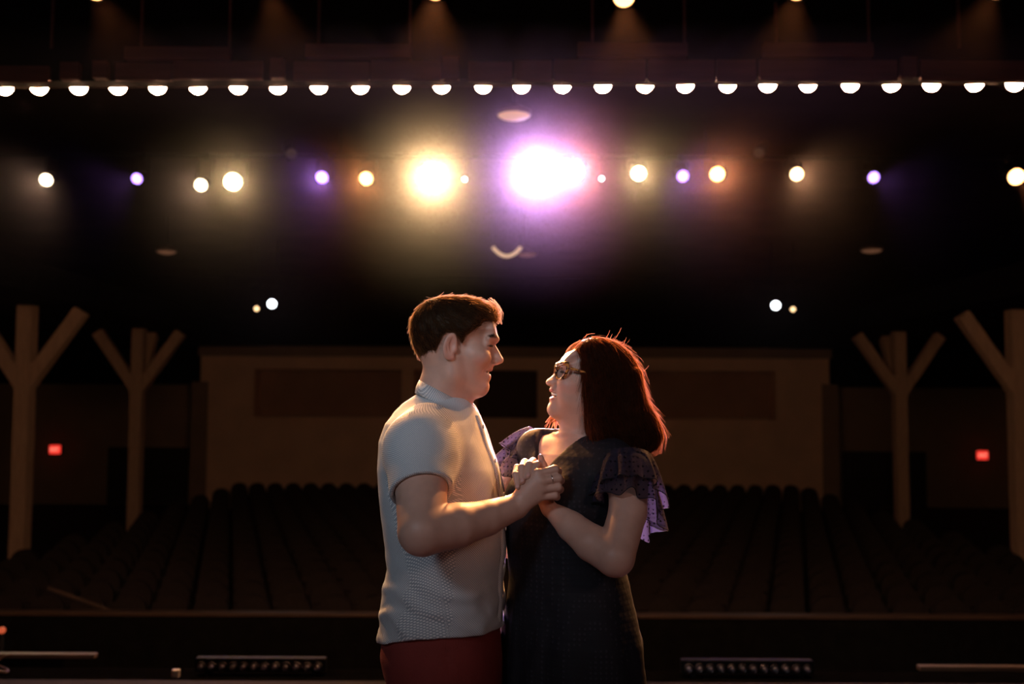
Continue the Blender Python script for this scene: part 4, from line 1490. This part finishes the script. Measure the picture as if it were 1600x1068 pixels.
# ring on his middle finger
a_, c_ = W(*fing[1][0]), W(*fing[1][1])
rc = a_.lerp(c_, 0.62)
zx = (c_ - a_).normalized(); xx = zx.orthogonal().normalized(); yy_ = zx.cross(xx)
M['silver'] = mat('silver', (0.75, 0.73, 0.70), 0.2, 1.0, var=0.05)
o = from_bm('finger_ring', tube([(xx * math.cos(t) + yy_ * math.sin(t)) * 0.0104 for t in np.linspace(0, 2 * PI, 25)[:-1]], 0.0012, 6, True), M['silver'], None, True)
o.location = rc
tag(o, 'thin silver ring on the finger of the clasped hands', 'ring')

# trousers and shoes
mt = Body()
TT = [(950, 614, 776, .160), (985, 605, 782, .172), (1010, 602, 785, .178), (1035, 608, 786, .180), (1068, 622, 787, .180), (1110, 630, 786, .178), (1150, 636, 782, .170)]
fold3 = wob(31, 40)
mt.loft(b.O, b.F, b.N, torso_rows(b, TT), 0.03, 2.2, lambda P: 0.003 * fold3(P))
for s in (-1, 1):
    hip = b.pt(704, 1120, s * 0.088); knee = b.pt(712 + 10 * s, 1330, s * 0.10); ank = b.pt(694 + 10 * s, 1592, s * 0.105)
    mt.chain([hip, knee, ank], [0.098, 0.076, 0.070], 0.04)
mt.cone(b.pt(722, 980, 0.155), b.pt(735, 1024, 0.172), 0.003, 0.003, 0.006, True)
mt.cone(b.pt(735, 1024, 0.176), b.pt(718, 1018, 0.176), 0.003, 0.003, 0.006, True)
co, Q = mt.mesh((-0.40, 2.12, 0.02), (0.12, 2.74, 1.05), 0.0075)
under(man, np_mesh('trousers', co, Q, M['trousers'], None))['label'] = 'maroon twill trousers'
for s in (-1, 1):
    sb2 = Body()
    a0 = b.pt(686 + 10 * s, 1598, s * 0.105); a0.z = 0.052
    sb2.ell(a0 + b.F * 0.0, (0.055, 0.043, 0.05), (b.F, b.N, b.U), 0.02)
    sb2.ell(a0 + b.F * 0.11 - b.U * 0.012, (0.105, 0.046, 0.038), (b.F, b.N, b.U), 0.03)
    sb2.cone(a0, a0 + b.U * 0.06, 0.045, 0.05, 0.02)
    sb2.half((0, 0, 0.002), (0, 0, -1))
    co, Q = sb2.mesh(A3(a0) - .22, A3(a0) + .28, 0.008)
    under(man, np_mesh('shoe', co, Q, M['shoe'], None))

# ================================================================ THE WOMAN
YW = 2.42
wom = empty('person', (W(892, 900, YW).x, YW, 0), 'person with shoulder-length dark hair and glasses, in dark dotted dress, laughing', 'person')
h = Side(925, 598, YW, -1, math.radians(8))
tl = h.tilt(14)
wb = Body()
wb.ell(h.pt(936, 585), (0.080, 0.070, 0.071), tl)
wb.ell(h.pt(893, 602), (0.043, 0.054, 0.064), tl, 0.025)
for s in (-1, 1):
    wb.ell(h.pt(882, 603, s * 0.036), (0.022, 0.020, 0.020), tl, 0.018)
    wb.cone(h.pt(914, 634, s * 0.044), h.pt(870, 641, s * 0.010), 0.021, 0.015, 0.022)
    wb.cone(h.pt(918, 608, s * 0.050), h.pt(914, 634, s * 0.044), 0.020, 0.021, 0.02)
    wb.ell(h.pt(884, 624, s * 0.036), (0.022, 0.018, 0.022), tl, 0.018)
wb.ell(h.pt(884, 643), (0.030, 0.034, 0.018), tl, 0.02)
prof_w = [(902, 540), (893, 547.5), (886, 553), (880.5, 559), (875.5, 566), (872.5, 572), (871, 577), (869, 581), (862.5, 587.3), (855.5, 592.3), (852.4, 596), (852.2, 599), (854.8, 602), (860.2, 604),
          (859.8, 606), (858.3, 608.3), (858.8, 611), (861.5, 613), (866, 617), (861, 620), (858.6, 622.3), (859.6, 625.6), (860, 629), (857.4, 633), (855.6, 638), (856.2, 642.5), (859.5, 646.5), (865, 649.6), (874, 650), (900, 640), (915, 600), (912, 545)]
wb.sheet(h, prof_w, h.wid([(540, .046), (556, .044), (566, .036), (573, .018), (579, .0095), (588, .0095), (595, .0125), (601, .0135), (605, .015), (611, .021), (617, .024), (624, .020), (630, .019), (640, .020), (650, .016)]), 0.009, 0.012)
for s in (-1, 1):
    wb.ell(h.pt(862.5, 598, s * 0.0125), (0.0088, 0.0065, 0.007), tl, 0.006)
    wb.ell(h.pt(859, 602.5, s * 0.0075), (0.0045, 0.0032, 0.0035), tl, 0.003, True)
    wb.ell(h.pt(873, 580, s * 0.031), (0.011, 0.015, 0.008), tl, 0.012, True)
    wb.ell(h.pt(882.5, 582.5, s * 0.030), (0.0122, 0.013, 0.011), tl, 0.004)
    wb.cone(h.pt(873.5, 583, s * 0.025), h.pt(879, 585, s * 0.040), 0.0012, 0.0012, 0.0025, True)
    wb.cone(h.pt(873.5, 570, s * 0.012), h.pt(881, 572.5, s * 0.042), 0.006, 0.005, 0.010)
    wb.cone(h.pt(866, 601, s * 0.020), h.pt(880, 616, s * 0.034), 0.0016, 0.0016, 0.007, True)
wb.ell(h.pt(866, 616.8), (0.017, 0.0245, 0.0062), h.tilt(4), 0.004, True)
for s in (-1, 1):
    wb.cone(h.pt(868, 617, s * 0.018), h.pt(877.5, 614.5, s * 0.031), 0.0045, 0.0012, 0.003, True)
wb.chain([h.pt(908, 632), h.pt(907, 655), h.pt(902, 706)], [0.047, 0.045, 0.047], 0.022)
# torso, turned towards the camera
b = Side(892, 800, YW, -1, math.radians(40))
bO, bF, bN = A3(b.O), A3(b.F), A3(b.N)


def rows_w(rows, grow=0.0):
    out = []
    for py, cx, a, w in rows:
        dx = (cx - b.ex) * b.m
        out.append((b.O.z + (b.ey - py) * b.m, dx * b.F.x, dx * b.N.x, a + grow, w + grow))
    return out


TW = [(684, 905, .050, .070), (696, 903, .062, .120), (710, 901, .078, .150), (735, 897, .094, .155), (765, 892, .112, .155), (792, 889, .122, .152), (815, 880, .121, .150), (845, 880, .118, .148), (872, 883, .117, .148),
      (905, 888, .120, .156), (945, 891, .127, .170), (990, 892, .136, .186), (1040, 893, .139, .191), (1090, 894, .140, .193)]
wb.loft(b.O, b.F, b.N, rows_w(TW, -0.008), 0.03)
# near (left) arm
shl, elb, wri = W(982, 738, 2.285), W(961, 870, 2.175), W(861, 793, 2.288)
wb.cone(b.pt(905, 712, 0.06), shl, 0.045, 0.046, 0.03)
wb.chain([shl, W(981, 800, 2.23), elb], [0.047, 0.042, 0.042], 0.006)
wb.chain([elb, W(925, 848, 2.21), W(893, 822, 2.25), wri], [0.042, 0.040, 0.033, 0.0215], 0.006)
# far (right) arm, resting on his shoulder
shf, elf, wrf = W(838, 705, 2.545), W(772, 770, 2.665), W(668, 700, 2.70)
wb.cone(b.pt(893, 708, -0.06), shf, 0.045, 0.045, 0.03)
wb.chain([shf, elf, wrf], [0.045, 0.040, 0.022], 0.02)
wb.ell(W(640, 684, 2.69), (0.045, 0.018, 0.03), None, 0.02)
for q in range(4):
    wb.chain([W(632, 674 + 7 * q, 2.69), W(612, 674 + 8 * q, 2.675), W(598, 680 + 8 * q, 2.655)][:2] + [W(604, 680 + 8 * q, 2.655)], [0.009, 0.008, 0.0065], 0.004)
# near hand: palm behind his, fingers folded over the web of his thumb, thumb standing up
mcp = [W(848, 741, 2.288), W(838, 736, 2.292), W(828, 735, 2.292), W(818, 738, 2.288)]
for p in mcp:
    wb.cone(wri, p, 0.017, 0.0105, 0.010)
pip = [W(845, 724, 2.262), W(833, 720.5, 2.262), W(820, 722, 2.258), W(808, 730, 2.252)]
dip = [W(839, 726, 2.232), W(827, 725.5, 2.228), W(815, 730, 2.224), W(805, 741, 2.222)]
tip = [W(834, 739, 2.213), W(825, 744, 2.208), W(816, 752, 2.206), W(809, 761, 2.208)]
for a, c, d, e, r in zip(mcp, pip, dip, tip, (.0085, .0088, .0085, .0075)):
    wb.chain([a, c, d, e], [r * 1.1, r, r * 0.95, r * 0.78], 0.003)
wb.chain([W(858, 770, 2.285), W(853, 744, 2.266), W(849, 727, 2.252), W(844.5, 713, 2.246)], [0.014, 0.0105, 0.0085, 0.0062], 0.005)
# lower legs
for s in (-1, 1):
    kn, an = b.pt(890, 1300, s * 0.075), b.pt(896, 1570, s * 0.07)
    wb.chain([b.pt(894, 1080, s * 0.08), kn, kn.lerp(an, 0.35), an], [0.075, 0.052, 0.052, 0.034], 0.02)
skin_w = (0.56, 0.34, 0.27)
spots = [(h.pt(860, 609.5), tl, (.007, .022, .0042), (.42, .10, .11), .9), (h.pt(861, 623.3), tl, (.008, .022, .0045), (.42, .10, .11), .9),
         (h.pt(868, 617), tl, (.012, .022, .0045), (.12, .03, .03), .9), (h.pt(858, 597), tl, (.014, .016, .012), (.72, .38, .30), .5)]
for s in (-1, 1):
    spots += [(h.pt(876, 583.5, s * .033), tl, (.009, .013, .0028), (.05, .025, .02), .95), (h.pt(876, 567.5, s * .030), h.tilt(10), (.012, .022, .003), (.10, .04, .03), .8),
              (h.pt(882, 606, s * .045), tl, (.022, .02, .018), (.72, .35, .28), .5)]
co, Q = wb.mesh((-0.36, 2.02, 0.98), (0.46, 2.82, 1.76), 0.0026)
co2, Q2 = wb.mesh((-0.06, 2.1, 0.03), (0.40, 2.72, 0.99), 0.008)
Q2 = Q2[(co2[Q2].mean(1)[:, 2] < 0.983)]
Q = Q[(co[Q].mean(1)[:, 2] > 0.984)]
co, Q = np.concatenate([co, co2]), np.concatenate([Q, Q2 + len(co)])
under(wom, np_mesh('skin', co, Q, M['skin'], None, colors=paint(co, skin_w, spots)))
bm = bmesh.new()
arc = [(0.0215 * math.cos(a) - 0.0215, 0.0225 * math.sin(a)) for a in np.linspace(-1.25, 1.25, 15)]
O_ = h.pt(861.2, 613.2)
top = [bm.verts.new(O_ + tl[0] * f + h.N * n) for f, n in arc]; bot = [bm.verts.new(O_ + tl[0] * (f - 0.001) + h.N * n - tl[2] * 0.0062) for f, n in arc]
for i in range(14):
    bm.faces.new((top[i], top[i + 1], bot[i + 1], bot[i]))
o = under(wom, from_bm('teeth', bm, M['teeth'], None, True)); sm = o.modifiers.new('thick', 'SOLIDIFY'); sm.thickness = 0.002; sm.offset = -1

brow_hairs(h, wom, 'eyebrow', [(873.0, 569.5, .013), (873.5, 567.0, .024), (877, 566.5, .034), (883, 569.0, .044)], 110, 0.007, M['brow'], 15)
brow_hairs(h, wom, 'eyelash', [(872.5, 581.5, .023), (873.5, 582.5, .031), (878.0, 583.5, .040)], 80, 0.006, M['brow'], 16, 0.0005)
M['nail'] = mat('pink_nail', (0.62, 0.36, 0.32), 0.25, var=0.05)
for d_, e_, r in zip(dip, tip, (.0085, .0088, .0085, .0075)):
    t_ = (e_ - d_).normalized()
    nv = (Vector((0, -1, 0.25)) - t_ * t_.dot(Vector((0, -1, 0.25)))).normalized()
    bm = bmesh.new(); bmesh.ops.create_uvsphere(bm, u_segments=12, v_segments=8, radius=1)
    R_ = Matrix((t_.cross(nv) * r * 0.55, nv * r * 0.14, t_ * r * 0.62)).transposed().to_4x4()
    bmesh.ops.transform(bm, matrix=Matrix.Translation(e_ - t_ * 0.001 + nv * r * 0.74) @ R_, verts=bm.verts[:])
    under(wom, from_bm('fingernail', bm, M['nail'], None, True))

# hair: shoulder length, hanging straight with turned ends
wh = Body()
hp = [(892, 548), (896, 541), (902, 535), (910, 530), (921, 526.5), (938, 528), (958, 535), (975, 549), (986, 564), (992, 582), (995, 601), (999, 621), (1007, 637), (1017, 652), (1023, 668), (1024, 682), (1016, 697), (994, 705),
      (955, 706), (925, 702), (910, 692), (905, 655), (901, 621), (900, 580), (901, 560), (897, 551)]
wh.sheet(h, hp, h.wid([(520, .075), (540, .082), (560, .086), (600, .088), (640, .094), (680, .102), (710, .098)]), 0.03, 0.01)
wl_, wl2 = wob(41, 55), wob(42, 210)


def locks(P):
    Z = P * np.array([1, 1, 0.12])
    return wl_(Z) * 0.006 + wl2(Z) * 0.0022


cen2, rad2, AX2 = A3(h.pt(938, 581)), A3((0.116, 0.087, 0.092)), np.array([A3(a) for a in tl])


def cap2(P):
    q = ((P - cen2) @ AX2.T) / rad2
    k0 = np.sqrt((q ** 2).sum(1)) + 1e-9
    k1 = np.sqrt(((q / rad2) ** 2).sum(1)) + 1e-9
    e = k0 * (k0 - 1) / k1
    return e - 0.25 * np.clip((cen2[2] + 0.01 - P[:, 2]) / 0.10, 0, 1)


wh.field(cap2, k=0.012, mode='and')
wh.field(lambda P: wh_base(P), k=0.004, mode='and')
base_ops = wh.ops[0][0]


def wh_base(P):
    return base_ops(P) + locks(P) + 0.002


wh.cone(h.pt(872, 612, 0), h.pt(886, 705, 0), 0.052, 0.060, 0.02, True)
co, Q = wh.mesh((h.O.x - .16, YW - .16, h.O.z - .20), (h.O.x + .22, YW + .16, h.O.z + .14), 0.003)
under(wom, np_mesh('hair', co, Q, M['hair_woman'], None))
part = A3(h.pt(912, 530))
hF, hU, hN = A3(h.F), A3(h.U), A3(h.N)


def flow_w(P):
    d = P - part
    d = d / (np.linalg.norm(d, axis=1, keepdims=True) + 1e-6)
    low = np.clip((h.O.z - 0.06 - P[:, 2]) / 0.08, 0, 1)[:, None]
    topm = np.clip((P[:, 2] - h.O.z) / 0.10, 0, 1)[:, None]
    return d * topm * 0.8 - hU * 0.9 - hF * (0.10 + 0.45 * low * (1 - low) * 2)


seeds = sample_surface(co, Q, 8000, 14, lambda c: c[:, 2] > h.O.z - 0.12)
o = under(wom, strands('hair_strands', wh, seeds, flow_w, 13, 0.0085, 0.0038, 0.00050, M['strand_woman'], None, 0.18, (0.016, 0.26), 9)); o['kind'] = 'stuff'
g = np.random.default_rng(17)
bm = bmesh.new()      # flyaways down the back and over the crown, curled ends
for i in range(120):
    t = g.uniform(0, 1)
    px = np.interp(t, [0, .2, .4, .6, .8, 1], [915, 958, 986, 995, 1007, 1022]); py = np.interp(t, [0, .2, .4, .6, .8, 1], [530, 537, 564, 601, 637, 672])
    n = g.uniform(-.05, .05)
    p = h.pt(px - 3, py, n)
    out = Vector((g.uniform(0.1, 1.0), g.uniform(-.5, .5), 0.9 * (1 - t) * g.uniform(0, 1) - t * g.uniform(0.2, 1.6))).normalized()
    L_ = g.uniform(.012, .045)
    side = Vector((0, 0, 1)) if g.random() < .6 else Vector((0.6, 0, -1))
    sg = 0.5 if g.random() < .8 else -0.5
    pts = [p + out * L_ * q + side * L_ * sg * q * q for q in np.linspace(0, 1, 6)]
    add_ribbon(bm, pts, [.0006, .0006, .0005, .0005, .0004, .0002])
for i in range(40):      # lock over the far shoulder
    n = -0.06 - g.uniform(0, .03)
    p = h.pt(884 + g.uniform(-4, 6), 640 + g.uniform(0, 8), n)
    e = h.pt(868 + g.uniform(-10, 14), 662 + g.uniform(-4, 14), n - .01)
    add_ribbon(bm, [p, p.lerp(e, .5) + Vector((-.004, 0, .004)), e], [.0012, .0012, .0006])
under(wom, from_bm('flyaway_hair', bm, M['strand_woman'], None, True))['kind'] = 'stuff'

# dress
wd_ = Body()
fw1, fw2 = wob(51, 30), wob(52, 75)


def wr_w(P):
    low = np.clip((1.12 - P[:, 2]) / 0.3, 0, 1)
    d = P - bO
    az = np.arctan2(d @ bN, d @ bF)
    return 0.003 * fw1(P) + 0.0012 * fw2(P) + low * 0.006 * np.sin(az * 11 + fw1(P) * 2)


TD = TW + [(1150, 896, .142, .194), (1280, 897, .155, .208)]
wd_.loft(b.O, b.F, b.N, rows_w(TD, 0.006), 0.02, 2.0, wr_w)
bust = b.O.z + (b.ey - 782) * b.m
for s in (-1, 1):
    c = b.O + b.F * 0.062 + b.N * (s * 0.066)
    c.z = bust
    wd_.ell(c, (0.072, 0.066, 0.070), (b.F, b.N, b.U), 0.04)
wd_.chain([b.pt(906, 700, 0.055), b.pt(900, 716, 0.12), shl], [0.040, 0.046, 0.052], 0.03)
wd_.chain([b.pt(896, 698, -0.055), b.pt(886, 706, -0.11), shf], [0.040, 0.046, 0.054], 0.03)
zv, zn = W(880, 748, 2.35).z, W(890, 688, 2.38).z


def vneck(P):
    d = P - bO
    w = 0.004 + np.clip((P[:, 2] - zv) / (zn - zv), 0, 3) * 0.062
    lat = np.abs(d @ bN + 0.012) - w
    return np.maximum(np.maximum(lat, zv - P[:, 2]), -(d @ bF) + 0.012)


wd_.field(vneck, k=0.004)
wd_.cone(h.pt(908, 640), h.pt(900, 712), 0.053, 0.056, 0.006, True)
sdn = (elb - shl).normalized()
wd_.cone(shl + sdn * 0.045, elb, 0.052, 0.045, 0.004, True)
sdf = (elf - shf).normalized()
wd_.cone(shf + sdf * 0.045, elf, 0.052, 0.045, 0.004, True)
co, Q = wd_.mesh((-0.06, 2.06, 0.50), (0.44, 2.80, 1.56), 0.0042)
dress = under(wom, np_mesh('dress', co, Q, M['dress'], None))
dress['label'] = 'dark dotted chiffon dress with V neckline'


# flutter sleeves: wavy sheer rings falling from the shoulders
def flutter(name, c0, axis, r0, r1, ln, waves, seed, longer, drop=Vector((0, 0, -1))):
    bm = bmesh.new()
    z = axis.normalized()
    x = z.orthogonal().normalized()
    x = (Vector((0, -1, 0)) - z * z.dot(Vector((0, -1, 0)))).normalized()
    y = z.cross(x)
    na, nl = 88, 9
    g = np.random.default_rng(seed)
    ph = g.uniform(0, 6.28, 3)
    grid = []
    for j in range(nl):
        t = j / (nl - 1)
        row = []
        for i in range(na):
            a = 2 * PI * i / na
            d = x * math.cos(a) + y * math.sin(a)
            ext = 1 + longer[1] * max(0, d.dot(longer[0]))
            wv_ = (math.sin(waves * a + ph[0]) + 0.5 * math.sin((waves * 2 - 3) * a + ph[1])) * 0.012 * t
            r = r0 + (r1 - r0) * t ** 0.8 + wv_ + 0.012 * t * max(0, d.dot(longer[0]))
            row.append(bm.verts.new(c0 + d * r + z * (ln * t * ext) + z * 0.006 * t * math.sin(waves * a + ph[2]) + drop * 0.02 * t * t))
        grid.append(row)
    for j in range(nl - 1):
        for i in range(na):
            bm.faces.new((grid[j][i], grid[j][(i + 1) % na], grid[j + 1][(i + 1) % na], grid[j + 1][i]))
    edge = [v.co.copy() for v in grid[-1]]
    o = from_bm(name, bm, M['ruffle'], None, True)
    o.parent = dress
    # stitched rim
    e = from_bm('rolled_hem', tube(edge, 0.0011, 5, True), M['dress'], None, True)
    e.parent = dress
    return o


far_dir = Vector((0.75, 0.65, 0.1)).normalized()
flutter('flutter_sleeve', shl + Vector((0.0, 0.0, 0.012)), (elb - shl).normalized() + Vector((.10, 0, 0)), 0.054, 0.070, 0.076, 7, 3, (far_dir, 0.75))
flutter('flutter_sleeve', shl + Vector((0.0, 0.0, 0.030)), (elb - shl).normalized() + Vector((.16, 0, 0)), 0.056, 0.074, 0.058, 8, 4, (far_dir, 0.9))
fdir = Vector((-0.8, 0.2, -0.4)).normalized()
flutter('flutter_sleeve', shf + Vector((0.012, 0, 0.012)), Vector((-0.62, 0.10, -0.75)), 0.055, 0.072, 0.085, 7, 5, (fdir, 0.4))
flutter('flutter_sleeve', shf + Vector((0.018, 0, 0.022)), Vector((-0.70, 0.10, -0.60)), 0.056, 0.070, 0.060, 8, 6, (fdir, 0.5))
# shoes
for s in (-1, 1):
    sb2 = Body()
    a0 = b.pt(900, 1590, s * 0.07); a0.z = 0.05
    sb2.ell(a0, (0.036, 0.032, 0.045), (b.F, b.N, b.U), 0.02)
    sb2.ell(a0 + b.F * 0.10 - b.U * 0.022, (0.085, 0.036, 0.026), (b.F, b.N, b.U), 0.03)
    sb2.half((0, 0, 0.002), (0, 0, -1))
    co, Q = sb2.mesh(A3(a0) - .2, A3(a0) + .24, 0.007)
    under(wom, np_mesh('shoe', co, Q, M['shoe'], None))

# ---------------------------------------------------------------- her glasses
M['tortoise'], nt, p, N, L = newmat('tortoiseshell')
tc = N.new('ShaderNodeTexCoord')
nz = N.new('ShaderNodeTexNoise'); nz.inputs['Scale'].default_value = 130; nz.inputs['Detail'].default_value = 2
cr = N.new('ShaderNodeValToRGB')
cr.color_ramp.elements[0].position = 0.42; cr.color_ramp.elements[1].position = 0.58
cr.color_ramp.elements[0].color = (0.03, 0.010, 0.006, 1); cr.color_ramp.elements[1].color = (0.80, 0.34, 0.10, 1)
L.new(tc.outputs['Object'], nz.inputs['Vector']); L.new(nz.outputs['Fac'], cr.inputs['Fac']); L.new(cr.outputs[0], p.inputs['Base Color'])
p.inputs['Roughness'].default_value = 0.15
p.inputs['Transmission Weight'].default_value = 0.25
M['lens_glass'], nt, p, N, L = newmat('spectacle_lens')
nz = N.new('ShaderNodeTexNoise'); nz.inputs['Scale'].default_value = 2
mr = N.new('ShaderNodeMapRange'); mr.inputs['To Min'].default_value = 0.01; mr.inputs['To Max'].default_value = 0.03
gl = N.new('ShaderNodeBsdfGlossy'); tp = N.new('ShaderNodeBsdfTransparent'); mx_ = N.new('ShaderNodeMixShader'); mx_.inputs[0].default_value = 0.06
L.new(nz.outputs['Fac'], mr.inputs['Value']); L.new(mr.outputs[0], gl.inputs['Roughness'])
L.new(tp.outputs[0], mx_.inputs[1]); L.new(gl.outputs[0], mx_.inputs[2]); L.new(mx_.outputs[0], N['Material Output'].inputs['Surface'])
gr = empty('eyeglasses', h.pt(871, 578), 'tortoiseshell eyeglasses worn by the laughing dark haired person', 'eyeglasses')


def G(f, n, u):
    """forward, sideways, up from the bridge, in the head's tilted frame"""
    return tl[0] * f + h.N * n + tl[2] * u


for s in (-1, 1):
    ring = []
    for a in np.linspace(0, 2 * PI, 29)[:-1]:
        n0, u0 = 0.0255 * math.cos(a), 0.0195 * math.sin(a)
        if math.cos(a) > 0 and math.sin(a) > 0:
            n0 *= 1 + 0.16 * math.sin(2 * a); u0 *= 1 + 0.18 * math.sin(2 * a)
        n = 0.0335 + n0
        ring.append(G(0.004 - 0.30 * max(0, n - 0.012) - 1.6 * max(0, n - .03) ** 2, s * n, u0 - 0.004))
    bm = bmesh.new(); add_tube(bm, ring, [0.0036 + 0.0020 * max(0, math.sin(a)) for a in np.linspace(0, 2 * PI, 29)[:-1]], 8, True)
    rim = from_bm('rim', bm, M['tortoise'], gr, True)
    bm = bmesh.new(); c = sum(ring, Vector()) / len(ring)
    vs_ = [bm.verts.new(q) for q in ring]; cv = bm.verts.new(c + tl[0] * 0.002)
    for i in range(len(vs_)):
        bm.faces.new((vs_[i], vs_[(i + 1) % len(vs_)], cv))
    from_bm('lens', bm, M['lens_glass'], gr, True)
    hinge = G(-0.017, s * 0.0645, 0.006)
    from_bm('temple', tube([hinge, G(-0.030, s * 0.068, 0.0055), G(-0.06, s * 0.0725, 0.004), G(-0.095, s * 0.0745, 0.001), G(-0.112, s * 0.074, -0.012)], [0.0040, 0.0032, 0.0026, 0.0026, 0.0024], 8), M['tortoise'], gr, True)
from_bm('bridge', tube([G(0.002, -0.011, 0.004), G(0.0055, 0, 0.0065), G(0.002, 0.011, 0.004)], 0.0028, 8), M['tortoise'], gr, True)
# ================================================================ HAZE
hm = bpy.data.materials.new('stage_haze')
hm.use_nodes = True
nt = hm.node_tree
nt.nodes.clear()
out = nt.nodes.new('ShaderNodeOutputMaterial')
vsn = nt.nodes.new('ShaderNodeVolumeScatter')
vsn.inputs['Color'].default_value = (1.0, 0.71, 0.71, 1)
vsn.inputs['Density'].default_value = 0.0010
vsn.inputs['Anisotropy'].default_value = 0.90
nt.links.new(vsn.outputs[0], out.inputs['Volume'])
bm = bmesh.new(); box(bm, (-7.6, 9.3, 0.6), (7.6, 16.5, CEIL - 0.06))  # haze volume added to stand for the lens bloom round the lamps
o = from_bm('haze', bm, hm)
tag(o, 'thin haze added to make the lamps over the house glow', 'haze', kind='stuff')

h2 = hm.copy(); h2.name = 'rig_haze'
for n_ in h2.node_tree.nodes:
    if n_.type == 'VOLUME_SCATTER':
        n_.inputs['Density'].default_value = 0.0004
        n_.inputs['Anisotropy'].default_value = 0.7
bm = bmesh.new(); box(bm, (-4.4, 4.0, 2.95), (4.4, EDGE - 0.12, SZ + 0.30))
o = from_bm('rig_haze', bm, h2)
tag(o, 'faint haze lit orange below the lamps at the top of the picture', 'haze', kind='stuff')
